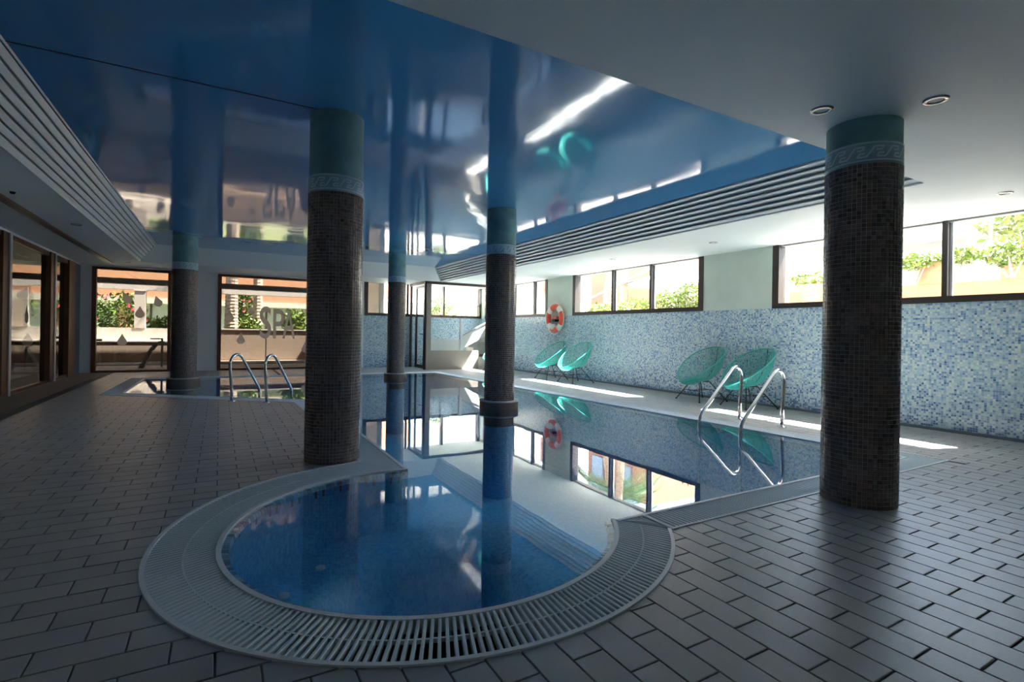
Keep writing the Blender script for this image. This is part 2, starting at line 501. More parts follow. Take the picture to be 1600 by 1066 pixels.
for i in range(0, 56):
    x0 = 0.40 + i * PX
    off = 0.0 if (i % 2) == 1 else PY / 2
    for j in range(-8, 56):
        y0 = 1.11 - 5 * PY + off + j * PY
        if x0 + PX > XW + 0.01 or y0 > YB: continue
        if not (in_view(x0, y0) or in_view(x0 + PX, y0 + PY)): continue
        if x0 < 1.2 and y0 > 2.9: continue
        p = tile_poly(x0, min(x0 + PX, XW), y0, min(y0 + PY, YB))
        if p: TILES.append(p)
QX, QY = 0.2635, 0.1410        # left-hand area: long side runs across
for j in range(-10, 102):
    y0 = 1.857 - 6 * QY + j * QY
    off = 0.003 if (j % 2) == 0 else 0.003 + QX / 2
    for i in range(-14, 14):
        x0 = off + i * QX; x1 = x0 + QX
        lim = 0.40 if y0 < 2.9 else 1.25
        if y0 > YB or x0 >= lim: continue
        x1 = min(x1, lim); xs = max(x0, -2.15)
        if x1 - xs < 0.03: continue
        if not (in_view(xs, y0) or in_view(x1, y0 + QY)): continue
        p = tile_poly(xs, x1, y0, min(y0 + QY, YB))
        if p: TILES.append(p)
# far deck behind the pool, left area tiles there end at x = 1.25; carry them on
TILES.sort(key=lambda p: (sum(q[0] for q in p) / len(p)) ** 2 + (sum(q[1] for q in p) / len(p)) ** 2)
def tile_mesh(mb, poly, tint):
    n = len(poly); cx_ = sum(p[0] for p in poly) / n; cy_ = sum(p[1] for p in poly) / n
    dz = rnd.uniform(-0.0006, 0.0006)
    ins = []
    for p in poly:
        dx, dy = cx_ - p[0], cy_ - p[1]; l = sqrt(dx * dx + dy * dy) or 1
        k = 0.0022 / l * 1.4
        ins.append((p[0] + dx * k, p[1] + dy * k))
    vs = [(x, y, -0.007) for x, y in poly] + [(x, y, -0.0016 + dz) for x, y in poly] + [(x, y, dz) for x, y in ins]
    fs = [tuple(range(2 * n, 3 * n))]
    for i in range(n):
        j = (i + 1) % n
        fs.append((i, j, n + j, n + i)); fs.append((n + i, n + j, 2 * n + j, 2 * n + i))
    mb.add(vs, fs, 0, tint)
def area2(p):
    return sum(p[i][0] * p[(i + 1) % len(p)][1] - p[(i + 1) % len(p)][0] * p[i][1] for i in range(len(p)))
rest = MB()
for k, p in enumerate(TILES):
    if area2(p) < 0: p = p[::-1]
    s = rnd.uniform(0.93, 1.07); tint = (s * rnd.uniform(0.985, 1.015), s, s * rnd.uniform(0.985, 1.015))
    if k < 300:
        mb = MB(); tile_mesh(mb, p, tint); mb.build('tile', M['tile'], floor, tinted=True)
    else:
        tile_mesh(rest, p, tint)
stuff(rest.build('tile_field', M['tile'], floor, tinted=True))
# strip of stone along the sliding doors and the drain slot in it
mb = MB(); mb.box(XL - 0.2, -2.29, YF, YB, -0.05, -0.001)
mb.build('threshold_paving', M['brown'], floor)
mb = MB(); mb.box(-2.285, -2.16, YF, 13.6, -0.05, -0.006)
mb.build('drain_slot', M['channel'], floor)
mb = MB(); mb.box(-2.295, -2.28, YF, 13.6, -0.05, 0.004); mb.box(-2.165, -2.15, YF, 13.6, -0.05, 0.003)
mb.build('drain_edge', M['frame'], floor)

# ------------------------------------------------------------------ ceiling
CB = [(-1.535, 2.21), (5.56, 2.21), (5.56, 13.85), (-1.535, 13.85)]
CT = [(-1.215, 2.55), (5.24, 2.55), (5.24, 13.52), (-1.215, 13.52)]
v, f = fill_with_hole([(XL - 0.2, YF), (XW, YF), (XW, YB), (XL - 0.2, YB)], CB, ZC)
f = [list(reversed(q)) for q in f]
ceiling = struct(MB().add(v, f).build('ceiling', M['white']))
mb = MB()
mb.add([(CB[0][0], CB[0][1], ZC), (CB[1][0], CB[1][1], ZC), (CT[1][0], CT[1][1], ZT), (CT[0][0], CT[0][1], ZT)], [(0, 1, 2, 3)])
mb.add([(CB[2][0], CB[2][1], ZC), (CB[3][0], CB[3][1], ZC), (CT[3][0], CT[3][1], ZT), (CT[2][0], CT[2][1], ZT)], [(0, 1, 2, 3)])
mb.build('coffer_end_slope', M['white'], ceiling)
mb = MB()
for (a, b2) in ((0, 3), (1, 2)):
    s = -0.03 if a == 0 else 0.03
    mb.add([(CB[a][0] + s, CB[a][1], ZC), (CB[b2][0] + s, CB[b2][1], ZC), (CT[b2][0] + s, CT[b2][1], ZT), (CT[a][0] + s, CT[a][1], ZT)], [(0, 1, 2, 3)])
mb.build('coffer_side_slope', mat('grille_backing', (0.45, 0.47, 0.48), 0.6), ceiling)
mb = MB().add([(CT[0][0] - .05, CT[0][1] - .05, ZT), (CT[1][0] + .05, CT[1][1] - .05, ZT), (CT[2][0] + .05, CT[2][1] + .05, ZT), (CT[3][0] - .05, CT[3][1] + .05, ZT)], [(0, 3, 2, 1)])
mb.build('stretch_ceiling', M['blue'], ceiling)
mb = MB().box(CT[0][0], 0.85, 4.425, 4.437, ZT - 0.004, ZT + 0.01)
struct(mb.build('trim_1', mat('seam_blue', (0.015, 0.07, 0.17), 0.5)))
mb = MB().box(-2.22, -2.12, 1.0, 14.5, ZC - 0.012, ZC + 0.01)
struct(mb.build('trim_2', M['black']))
mb = MB().box(-2.115, -2.10, 1.0, 14.5, ZC - 0.016, ZC + 0.01)
struct(mb.build('trim_3', M['wood']))
# roof slab and storey above, so that no daylight leaks in
mb = MB().box(XL - 0.35, XW + 0.30, YF - 0.3, YB + 0.25, 2.96, 6.2)
struct(mb.build('ceiling', mat('ochre_render', (0.30, 0.17, 0.10), 0.8)))

def grille(name, side, label):
    a, b2 = (0, 3) if side < 0 else (1, 2)
    t = thing(name, label, 'ceiling grille', (CB[a][0], 8.0, ZC), group=None)
    N = 7
    P0, P1 = Vector((CB[a][0], CB[a][1], ZC)), Vector((CT[a][0], CT[a][1], ZT))
    Q0, Q1 = Vector((CB[b2][0], CB[b2][1], ZC)), Vector((CT[b2][0], CT[b2][1], ZT))
    nrm = Vector((-(P1.z - P0.z), 0, (P1.x - P0.x))).normalized()
    if nrm.z > 0: nrm = -nrm
    for k in range(N):
        u0, u1 = (k + 0.02) / N, (k + 0.68) / N
        vs = []
        for off, cut in ((0.0, 0.0), (0.012, 0.012), (-0.02, 0.0)):
            pass
        A, B_ = P0.lerp(P1, u0), P0.lerp(P1, u1); Cc, D = Q0.lerp(Q1, u1), Q0.lerp(Q1, u0)
        o1 = nrm * 0.010; o0 = nrm * -0.020
        sl = (P1 - P0).normalized(); wd_ = (B_ - A).length
        tip_ = radians(20 if side > 0 else 0)
        dr_ = (sl * cos(tip_) + nrm * sin(tip_)) * wd_ * (1.34 if side > 0 else 1.0)          # louvre blades tipped down towards the room
        up_ = Vector((0, 0, 0.009))
        low = [A, A + dr_, D + dr_ + (Cc - B_ - D + A), D]
        top = [p_ + up_ for p_ in low]
        mb = MB().add(low + top, [(0, 3, 2, 1), (4, 5, 6, 7), (0, 1, 5, 4), (1, 2, 6, 5), (2, 3, 7, 6), (3, 0, 4, 7)])
        mb.build('slat', M['slat'], t)
    for (p, q) in ((P0, Q0), (P1, Q1)):
        s = 1 if p is P0 else -1
        d = (P1 - P0).normalized() * 0.008
        mb = MB().add([p - d, p + d, q + d, q - d] + [p - d + nrm * .012, p + d + nrm * .012, q + d + nrm * .012, q - d + nrm * .012],
                      [(0, 3, 2, 1), (4, 5, 6, 7), (0, 1, 5, 4), (1, 2, 6, 5), (2, 3, 7, 6), (3, 0, 4, 7)])
        mb.build('frame', M['slat'], t)
    return t
grille('ceiling_grille', -1, 'long white slatted ceiling grille along the left edge of blue ceiling')
grille('ceiling_grille', 1, 'long white slatted ceiling grille along the window side of blue ceiling')

def downlight(x, y, label, z=ZC):
    t = thing('downlight', label, 'ceiling light', (x, y, z), group='recessed ceiling lights')
    MB().lathe([(0.040, z + 0.004), (0.044, z - 0.010), (0.062, z - 0.008), (0.066, z + 0.001)], 24, x, y).build('ring', M['lampring'], t, smooth=True)
    MB().lathe([(0.0, z - 0.002), (0.041, z - 0.002)], 20, x, y).build('lens', M['lamp'], t)
    return t
downlight(3.27, 1.84, 'small round recessed ceiling light just left of the right-hand column top')
downlight(3.70, 1.41, 'small round recessed ceiling light right of the right-hand column, in front')
downlight(6.60, 1.95, 'small round recessed ceiling light above right window, near right picture edge')
downlight(-1.78, 9.39, 'small round recessed ceiling light beside left grille, nearer of two')
downlight(-1.79, 14.1, 'small round recessed ceiling light beside left grille, above back glass wall')
downlight(6.55, 5.29, 'small round recessed ceiling light between window grille and wall, above teal chairs pair')
downlight(6.50, 7.53, 'small round recessed ceiling light above the three-pane window')
t = thing('smoke_detector', 'tiny dark ceiling detector above the left sliding door', 'detector', (-1.96, 7.5, ZC))
MB().lathe([(0.0, ZC - 0.022), (0.018, ZC - 0.022), (0.028, ZC)], 16, -1.96, 7.5).build('cap', M['black'], t, smooth=True)

# ------------------------------------------------------------------ walls
def wall_panels(name, mb, mats): return struct(mb.build(name, mats))
ZS = 1.55                      # sill
WINS = [(11.38, 15.02), (6.33, 10.19), (1.86, 4.94)]
mb = MB()
mb.box(XW, XW + 0.22, YF, YB + 0.2, -0.3, ZS, 0)
ys = [YF] + [q for w in sorted(WINS) for q in w] + [YB + 0.2]
for i in range(0, len(ys), 2): mb.box(XW, XW + 0.22, ys[i], ys[i + 1], ZS, ZC + 0.4, 1)
for w in WINS: mb.box(XW, XW + 0.22, w[0], w[1], ZC + 0.002, ZC + 0.4, 1)
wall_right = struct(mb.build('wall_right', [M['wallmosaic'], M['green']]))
struct(MB().box(XW - 0.008, XW, YF, YB, 0.0, 0.035).build('baseboard_right', mat('blue_grey_skirting', (0.16, 0.20, 0.24), 0.5)))
# wall around the back: mosaic at the right, glass fronts at the left
mb = MB()
mb.box(3.70, XW, YB, YB + 0.2, -0.3, ZS, 0)
mb.box(2.60, 3.70, YB, YB + 0.2, -0.3, ZC + 0.4, 1)
mb.box(3.70, XW, YB, YB + 0.2, ZC + 0.002, ZC + 0.4, 1)
mb.box(-1.03, -0.04, YB, YB + 0.2, -0.3, ZC + 0.4, 1)
mb.box(XL - .1, -2.60, YB, YB + 0.2, -0.3, ZC + 0.4, 1)
for x0, x1 in ((-2.60, -1.03), (-0.04, 2.60)):
    mb.box(x0, x1, YB, YB + 0.2, 2.50, ZC + 0.4, 1); mb.box(x0, x1, YB, YB + 0.2, -0.3, 0.0, 1)
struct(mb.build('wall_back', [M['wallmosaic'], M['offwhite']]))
mb = MB().box(XL - 0.2, XW + 0.2, YF - 0.2, YF, -0.3, ZC + 0.4)
struct(mb.build('wall_front', M['offwhite']))
mb = MB().box(XL - 0.2, XL, YF, 7.6, -0.3, ZC + 0.4)
mb.box(XL - 0.2, XL, 7.6, YB + .2, 2.50, ZC + 0.4); mb.box(XL - 0.2, XL, 7.6, YB + .2, -0.3, 0.0)
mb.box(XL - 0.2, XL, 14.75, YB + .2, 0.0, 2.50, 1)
struct(mb.build('wall_left', [M['offwhite'], mat('shaded_wall_blue', (0.09, 0.13, 0.17), 0.5)]))  # second colour: shade of the unlit wall end, put into the paint

def bar_x(mb, x0, x1, y0, y1, z0, z1): mb.box(x0, x1, y0, y1, z0, z1)
# right-hand windows
def right_window(i, y0, y1, mulls):
    o = struct(MB().box(XW - 0.012, XW + 0.16, y0 - 0.03, y1 + 0.03, ZS - 0.005, ZS + 0.075).build('window_%d' % i, M['frame']))
    MB().box(XW - 0.012, XW + 0.16, y0 - 0.03, y0 + 0.075, ZS + 0.075, ZC).build('jamb', M['frame'], o)
    MB().box(XW - 0.012, XW + 0.16, y1 - 0.075, y1 + 0.03, ZS + 0.075, ZC).build('jamb', M['frame'], o)
    MB().box(XW + 0.05, XW + 0.16, y0 + .07, y1 - .07, ZC - 0.02, ZC).build('head_rail', M['reveal'], o)
    for mY in mulls:
        MB().box(XW + 0.03, XW + 0.10, mY - 0.028, mY + 0.028, ZS + 0.075, ZC).build('mullion', M['frame'], o)
        MB().box(XW + 0.10, XW + 0.13, mY - 0.055, mY - 0.012, ZS + 0.075, ZC).build('sash_stile', M['alu'], o)
    e = [y0 + .07] + sorted(mulls) + [y1 - .07]
    for a, b2 in zip(e[:-1], e[1:]):
        MB().box(XW + 0.112, XW + 0.116, a, b2, ZS + 0.07, ZC).build('pane', M['pane'], o)
right_window(1, 11.38, 15.0, [12.08, 13.2])
right_window(2, 6.33, 10.19, [7.64, 8.80])
right_window(3, 1.86, 4.94, [2.78, 3.80])
# strip window in the back mosaic wall
o = struct(MB().box(3.72, XW, YB - 0.012, YB + 0.14, ZS - 0.005, ZS + 0.075).build('window_4', M['frame']))
for x0, x1 in ((3.72, 3.82), (5.0, 5.06), (6.2, 6.26), (XW - .08, XW)):
    MB().box(x0, x1, YB - 0.012, YB + 0.14, ZS + 0.075, ZC).build('mullion', M['frame'], o)
for x0, x1 in ((3.82, 5.0), (5.06, 6.2), (6.26, XW - .08)):
    MB().box(x0, x1, YB + 0.10, YB + 0.104, ZS + 0.075, ZC).build('pane', M['pane'], o)
# two big timber framed glass fronts in the back wall
def glass_front(i, x0, x1, post=0.085):
    o = struct(MB().box(x0, x1, YB - 0.01, YB + 0.09, 0.0, 0.05).build('window_%d' % i, M['wood']))
    MB().box(x0, x0 + post, YB - 0.02, YB + 0.10, 0.05, 2.50).build('jamb', M['wood'], o)
    MB().box(x1 - post, x1, YB - 0.02, YB + 0.10, 0.05, 2.50).build('jamb', M['wood'], o)
    MB().box(x0 + post, x1 - post, YB - 0.02, YB + 0.10, 2.44, 2.50).build('head_rail', M['wood'], o)
    MB().box(x0 + post, x1 - post, YB + 0.03, YB + 0.036, 0.05, 2.44).build('pane', M['midglass'], o)
    return o
gf1 = glass_front(5, -2.60, -1.03)
gf2 = glass_front(6, -0.04, 2.60)
def drop_shape(mb, cx_, cz, h, y, tilt=0.0, wf=0.36):
    pts = []
    n = 20
    for k in range(n):
        a = 2 * pi * k / n
        r = h * wf
        px_ = r * sin(a); pz = -h * 0.5 + r + -r * cos(a)
        if pz > -h * 0.5 + r * 1.15:
            pz = -h * 0.5 + r * 1.15 + (pz - (-h * 0.5 + r * 1.15)) * 1.0
        pts.append([px_, pz])
    pts = [[r_ * h, z_ * h] for r_, z_ in ((0, .5), (.06, .36), (.14, .2), (.24, .03), (.31, -.12), (.32, -.24), (.26, -.37), (.14, -.47), (0, -.5), (-.14, -.47), (-.26, -.37), (-.32, -.24), (-.31, -.12), (-.24, .03), (-.14, .2), (-.06, .36))]
    c, s = cos(tilt), sin(tilt)
    P = [(cx_ + p * c - q * s, cz + p * s + q * c) for p, q in pts]
    vs = [(x, y, z) for x, z in P] + [(x, y + 0.003, z) for x, z in P]
    m_ = len(P)
    mb.add(vs, [tuple(range(m_)), tuple(reversed(range(m_, 2 * m_)))] + [(i, i + m_, (i + 1) % m_ + m_, (i + 1) % m_) for i in range(m_)])
YD = YB + 0.024
for cx_, cz, h, tl in ((-1.95, 1.80, 0.30, 0.5), (-1.68, 1.46, 0.30, 0.0), (-2.02, 0.78, 0.30, 0.0), (-1.33, 1.74, 0.28, 0.3)):
    mb = MB(); drop_shape(mb, cx_, cz, h, YD, tl); mb.build('drop_sticker', M['decal'], gf1)
for cx_, cz, h in ((0.235, 1.42, 0.30), (0.50, 0.83, 0.30), (0.73, 1.60, 0.26), (2.10, 0.60, 0.30)):
    mb = MB(); drop_shape(mb, cx_, cz, h, YD); mb.build('drop_sticker', M['decal'], gf2)
# lettering S P A on the glass
def text_part(txt, x0, x1, z0, z1, y, parent, name):
    cu = bpy.data.curves.new('t', 'FONT'); cu.body = txt; cu.size = 1.0; cu.extrude = 0.0; cu.offset = 0.012
    ob = bpy.data.objects.new('t', cu); COL.objects.link(ob)
    dg = bpy.context.evaluated_depsgraph_get()
    me = bpy.data.meshes.new_from_object(ob.evaluated_get(dg))
    bpy.data.objects.remove(ob)
    xs_ = [v_.co.x for v_ in me.vertices]; zs_ = [v_.co.y for v_ in me.vertices]
    mb = MB(); w = max(xs_) - min(xs_); h = max(zs_) - min(zs_)
    vs = [(x0 + (v_.co.x - min(xs_)) / w * (x1 - x0), y, z0 + (v_.co.y - min(zs_)) / h * (z1 - z0)) for v_ in me.vertices]
    mb.add(vs, [tuple(p.vertices) for p in me.polygons])
    ob2 = mb.build(name, M['decal'], parent)
    bpy.data.meshes.remove(me)
    md = ob2.modifiers.new('thick', 'SOLIDIFY'); md.thickness = 0.003
    return ob2
text_part('S', 0.945, 1.225, 0.835, 1.70, YD, gf2, 'letter')
text_part('P', 1.275, 1.55, 0.84, 1.64, YD, gf2, 'letter')
text_part('A', 1.51, 1.83, 0.84, 1.64, YD, gf2, 'letter')
# sliding doors in the left wall
def left_door(i, y0, y1):
    o = struct(MB().box(XL - 0.12, XL - 0.01, y0, y1, 0.0, 0.05).build('door_%d' % i, M['wood']))
    MB().box(XL - 0.13, XL + 0.015, y0 + 0.004, y0 + 0.24, 0.05, 2.50).build('jamb', M['wood'], o)
    MB().box(XL - 0.03, XL + 0.03, y0 + 0.245, y0 + 0.335, 0.0, 2.50).build('post', M['alu'], o)
    MB().box(XL - 0.12, XL - 0.01, y0 + 0.335, y1, 2.42, 2.50).build('head_rail', M['wood'], o)
    MB().box(XL - 0.066, XL - 0.06, y0 + 0.335, y1, 0.05, 2.42).build('pane', M['dimglass'], o)
    return o
d1 = left_door(1, 7.75, 10.34)
d2_ = left_door(2, 10.35, 12.84)
d3 = left_door(3, 12.85, 14.75)
MB().box(XL - 0.14, XL + 0.02, 14.2, 14.75, 0.0, 2.5).build('jamb', M['wood'], d3)
mb = MB()
pts = [(r_ * .30, z_ * .30) for r_, z_ in ((0, .5), (.14, .2), (.24, .03), (.31, -.12), (.32, -.24), (.26, -.37), (.14, -.47), (0, -.5), (-.14, -.47), (-.26, -.37), (-.32, -.24), (-.31, -.12), (-.24, .03), (-.14, .2))]
m_ = len(pts)
mb.add([(XL - 0.058, 11.75 + p, 1.28 + q) for p, q in pts] + [(XL - 0.054, 11.75 + p, 1.28 + q) for p, q in pts],
       [tuple(reversed(range(m_))), tuple(range(m_, 2 * m_))] + [(i, (i + 1) % m_, (i + 1) % m_ + m_, i + m_) for i in range(m_)])
mb.build('drop_sticker', M['decal'], d2_)

# ------------------------------------------------------------------ swimming pool
pool = thing('swimming_pool', 'blue mosaic indoor swimming pool with round jacuzzi bay at its near end', 'pool', (3.0, 7.0, -1.3))
n = len(INN)
mb = MB()
vs = [(x, y, -1.3) for x, y in INN] + [(x, y, 0.0) for x, y in INN]
mb.add(vs, [((i + 1) % n, i, n + i, n + (i + 1) % n) for i in range(n)])
v, f = fill_with_hole(INN, None, -1.3)
mb.add(v, f)
mb.build('basin', M['poolmosaic'], pool)
mb = MB().lathe([(1.22, -1.3), (1.22, -0.47), (1.068, -0.47), (1.066, -0.47), (1.0, -0.48), (0.74, -0.50), (0.66, -0.54), (0.60, -0.70), (0.52, -0.80), (0.0, -0.82)], 96, JC_I[0], JC_I[1])
smooth_angle(mb.build('jacuzzi_bench', M['roundmosaic'], pool), 60)
v, f = fill_with_hole(INN, None, -0.003)
mb = MB().add(v, f); mb.build('water', M['water'], pool)
for a, r, z in ((205, .86, -.49), (228, .86, -.49), (180, .86, -.49), (150, .86, -.49), (255, .86, -.49), (285, .86, -.49), (310, .86, -.49), (125, .86, -.49)):
    x, y = JC_I[0] + r * cos(radians(a)), JC_I[1] + r * sin(radians(a))
    MB().lathe([(0.0, z + .018), (0.018, z + .018), (0.032, z + 0.012), (0.035, z)], 14, x, y).build('jet_nozzle', M['jet'], pool, smooth=True)
# pale lip tiles round the jacuzzi
NT = 150
for k in range(NT):
    a0 = AI0 + (AI1 - AI0) * (k + 0.06) / NT; a1 = AI0 + (AI1 - AI0) * (k + 0.94) / NT
    vs = []
    for r, z in ((1.082, -0.004), (1.045, -0.010), (1.038, -0.035), (1.082, -0.035)):
        for a in (a0, a1): vs.append((JC_I[0] + r * cos(a), JC_I[1] + r * sin(a), z))
    s = rnd.choice([0.55, 0.8, 1.0, 1.15, 1.25])
    MB().add(vs, [(0, 2, 3, 1), (2, 4, 5, 3), (4, 6, 7, 5), (0, 6, 4, 2), (1, 3, 5, 7)], 0, (s, s, s)).build('rim_tile', M['rimtile'], pool, tinted=True)

# overflow gratings -------------------------------------------------
def channel(mb, inner, outer):
    k = len(inner)
    vs = [(x, y, -0.10) for x, y in inner] + [(x, y, -0.10) for x, y in outer] + [(x, y, 0) for x, y in inner] + [(x, y, -0.004) for x, y in outer]
    for i in range(k - 1):
        mb.add([vs[i], vs[i + 1], vs[k + i + 1], vs[k + i]], [(0, 1, 2, 3)])
        mb.add([vs[k + i], vs[k + i + 1], vs[3 * k + i + 1], vs[3 * k + i]], [(0, 1, 2, 3)])
        mb.add([vs[i], vs[i + 1], vs[2 * k + i + 1], vs[2 * k + i]], [(0, 3, 2, 1)])
def strip(mb, path_a, path_b, z0, z1):
    k = len(path_a)
    for i in range(k - 1):
        a, b2, c, d = path_a[i], path_a[i + 1], path_b[i + 1], path_b[i]
        mb.add([(*a, z1), (*b2, z1), (*c, z1), (*d, z1), (*a, z0), (*b2, z0), (*c, z0), (*d, z0)],
               [(0, 1, 2, 3), (0, 4, 5, 1), (3, 2, 6, 7), (0, 3, 7, 4), (1, 5, 6, 2)])
def fix_up(o):
    bm = bmesh.new(); bm.from_mesh(o.data); bmesh.ops.recalc_face_normals(bm, faces=bm.faces); bm.to_mesh(o.data); bm.free(); return o
def bar_between(p, q, w, z0, z1):
    dx, dy = q[0] - p[0], q[1] - p[1]; l = sqrt(dx * dx + dy * dy); nx, ny = -dy / l * w / 2, dx / l * w / 2
    e = 0.0016 / w
    mb = MB()
    base = [(p[0] - nx, p[1] - ny), (q[0] - nx, q[1] - ny), (q[0] + nx, q[1] + ny), (p[0] + nx, p[1] + ny)]
    k = 0.62
    top = [(p[0] - nx * k, p[1] - ny * k), (q[0] - nx * k, q[1] - ny * k), (q[0] + nx * k, q[1] + ny * k), (p[0] + nx * k, p[1] + ny * k)]
    mb.add([(x, y, z0) for x, y in base] + [(x, y, z1 - 0.003) for x, y in base] + [(x, y, z1) for x, y in top],
           [(8, 9, 10, 11), (4, 5, 9, 8), (5, 6, 10, 9), (6, 7, 11, 10), (7, 4, 8, 11), (0, 1, 5, 4), (1, 2, 6, 5), (2, 3, 7, 6), (3, 0, 4, 7)])
    return mb
ring = thing('ring_grating', 'curved pale grey overflow grating of radial bars around the round jacuzzi', 'pool grating', (JC_O[0], JC_O[1], 0))
NA = 180
def on_o(t, d=0.0): a = AO0 + (AO1 - AO0) * t; return (JC_O[0] + (R_O + d) * cos(a), JC_O[1] + (R_O + d) * sin(a))
def on_i(t, d=0.0): a = AI0 + (AI1 - AI0) * t; return (JC_I[0] + (R_I + d) * cos(a), JC_I[1] + (R_I + d) * sin(a))
def mixp(p, q, u): return (p[0] + (q[0] - p[0]) * u, p[1] + (q[1] - p[1]) * u)
T = [i / 96 for i in range(97)]
mb = MB(); channel(mb, [on_i(t) for t in T], [on_o(t) for t in T]); mb.build('channel', M['channel'], ring)
mb = MB(); strip(mb, [on_i(t, -0.004) for t in T], [on_i(t, 0.020) for t in T], -0.05, 0.007); fix_up(mb.build('inner_rim', M['rim'], ring))
mb = MB(); strip(mb, [on_o(t, -0.014) for t in T], [on_o(t, 0.006) for t in T], -0.05, 0.008); fix_up(mb.build('outer_rim', M['rim'], ring))
mb = MB(); strip(mb, [mixp(on_i(t), on_o(t), 0.48) for t in T], [mixp(on_i(t), on_o(t), 0.51) for t in T], -0.015, 0.001); fix_up(mb.build('middle_cord', M['grate'], ring))
for k in range(NA):
    t = (k + 0.5) / NA
    bar_between(mixp(on_i(t), on_o(t), 0.055), mixp(on_i(t), on_o(t), 0.965), 0.0135, -0.022, 0.003).build('bar', M['grate'], ring)

def straight_grating(name, label, inner, outer, pitch, w=0.012, single=True):
    (a0, a1), (b0, b1) = inner, outer
    t = thing(name, label, 'pool grating', ((a0[0] + a1[0]) / 2, (a0[1] + a1[1]) / 2, 0))
    mb = MB(); channel(mb, [a0, a1], [b0, b1]); fix_up(mb.build('channel', M['channel'], t))
    L_ = sqrt((a1[0] - a0[0]) ** 2 + (a1[1] - a0[1]) ** 2)
    wd = sqrt((b0[0] - a0[0]) ** 2 + (b0[1] - a0[1]) ** 2)
    mb = MB(); strip(mb, [mixp(a0, b0, -0.01), mixp(a1, b1, -0.01)], [mixp(a0, b0, 0.09), mixp(a1, b1, 0.09)], -0.05, 0.007); fix_up(mb.build('inner_rim', M['rim'], t))
    mb = MB(); strip(mb, [mixp(a0, b0, 0.955), mixp(a1, b1, 0.955)], [mixp(a0, b0, 1.02), mixp(a1, b1, 1.02)], -0.05, 0.006); fix_up(mb.build('outer_rim', M['rim'], t))
    N_ = int(L_ / pitch)
    allb = MB()
    for k in range(N_):
        u = (k + 0.5) / N_
        p, q = mixp(a0, a1, u), mixp(b0, b1, u)
        br = bar_between(mixp(p, q, 0.09), mixp(p, q, 0.955), w, -0.022, 0.003)
        if single: br.build('bar', M['grate'], t)
        else: allb.add(br.v, br.f)
    if not single: stuff(allb.build('bars', M['grate'], t))
    return t
straight_grating('pool_grating', 'straight pale grey overflow grating behind the right-hand mosaic column', ((2.26, 2.31), (5.52, 2.31)), ((2.26, 2.06), (5.78, 2.06)), 0.0285)
# mitred wedge piece between ring and straight run
wedge = thing('wedge_grating', 'small wedge-shaped grating piece between round and straight gratings', 'pool grating', (2.17, 2.2, 0))
wp = [(2.06, 2.31), (2.235, 2.31), (2.245, 2.06)]
mb = MB().prism([(2.05, 2.32), (2.25, 2.32), (2.25, 2.05)][::-1], -0.10, -0.09); mb.build('channel', M['channel'], wedge)
for k in range(5):
    u = (k + 0.6) / 5.4
    bar_between(mixp((2.07, 2.30), (2.238, 2.30), u), (2.245 , 2.07 + 0.045 * (4 - k) * .55), 0.011, -0.022, 0.003).build('bar', M['grate'], wedge)
mb = MB(); strip(mb, [(2.05, 2.312), (2.26, 2.312)], [(2.05, 2.288), (2.26, 2.288)], -0.05, 0.007); fix_up(mb.build('inner_rim', M['rim'], wedge))
bar_between((2.25, 2.05), (2.25, 2.31), 0.018, -0.03, 0.008).build('divider', M['rim'], wedge)
straight_grating('pool_grating', 'straight overflow grating beside the left mosaic column at pool edge', ((1.312, 3.935), (1.33, 5.7)), ((1.035, 4.31), (1.05, 5.7)), 0.0285)
straight_grating('pool_grating', 'far straight overflow grating partly hidden behind left mosaic column', ((1.33, 5.7), (1.28, 8.40)), ((1.05, 5.7), (0.99, 8.28)), 0.032, single=False)
straight_grating('pool_grating', 'slanting overflow grating at the feet of left handrails', ((1.28, 8.40), (-1.36, 10.46)), ((0.99, 8.28), (-1.66, 10.35)), 0.032, single=False)
straight_grating('pool_grating', 'overflow grating at left end of pool, in front of glass wall', ((-1.36, 10.46), (-1.34, 13.14)), ((-1.66, 10.35), (-1.63, 13.42)), 0.036, single=False)
straight_grating('pool_grating', 'overflow grating along the far pool edge below the back wall', ((-1.34, 13.14), (4.98, 12.88)), ((-1.63, 13.42), (5.24, 13.15)), 0.04, single=False)
straight_grating('pool_grating', 'overflow grating along the sunlit window side of pool', ((4.98, 12.88), (5.52, 2.31)), ((5.24, 13.15), (5.78, 2.06)), 0.036, single=False)

# ------------------------------------------------------------------ columns
CR = 0.224
def tile_shell(z0, z1):
    mb = MB(); pitch = 0.0276; n_ = int(round(2 * pi * CR / pitch)); rows = int(round((z1 - z0) / pitch))
    da = 2 * pi / n_; dz = (z1 - z0) / rows
    for j in range(rows):
        for i in range(n_):
            a0, a1 = (i + 0.08) * da, (i + 0.92) * da; za, zb = z0 + (j + 0.08) * dz, z0 + (j + 0.92) * dz
            r = CR + rnd.uniform(-0.0006, 0.0006)
            r0 = CR - 0.0035
            vs = [(r * cos(a), r * sin(a), z) for a, z in ((a0, za), (a1, za), (a1, zb), (a0, zb))] + [(r0 * cos(a), r0 * sin(a), z) for a, z in ((a0 - .004, za - .001), (a1 + .004, za - .001), (a1 + .004, zb + .001), (a0 - .004, zb + .001))]
            k = rnd.choice([0.6, 0.8, 0.9, 1.0, 1.1, 1.2, 1.4]); h = rnd.uniform(-0.06, 0.06)
            mb.add(vs, [(0, 1, 2, 3), (0, 4, 5, 1), (1, 5, 6, 2), (2, 6, 7, 3), (3, 7, 4, 0)], 0, (k * (1 + h), k, k * (1 - h)))
    return mb
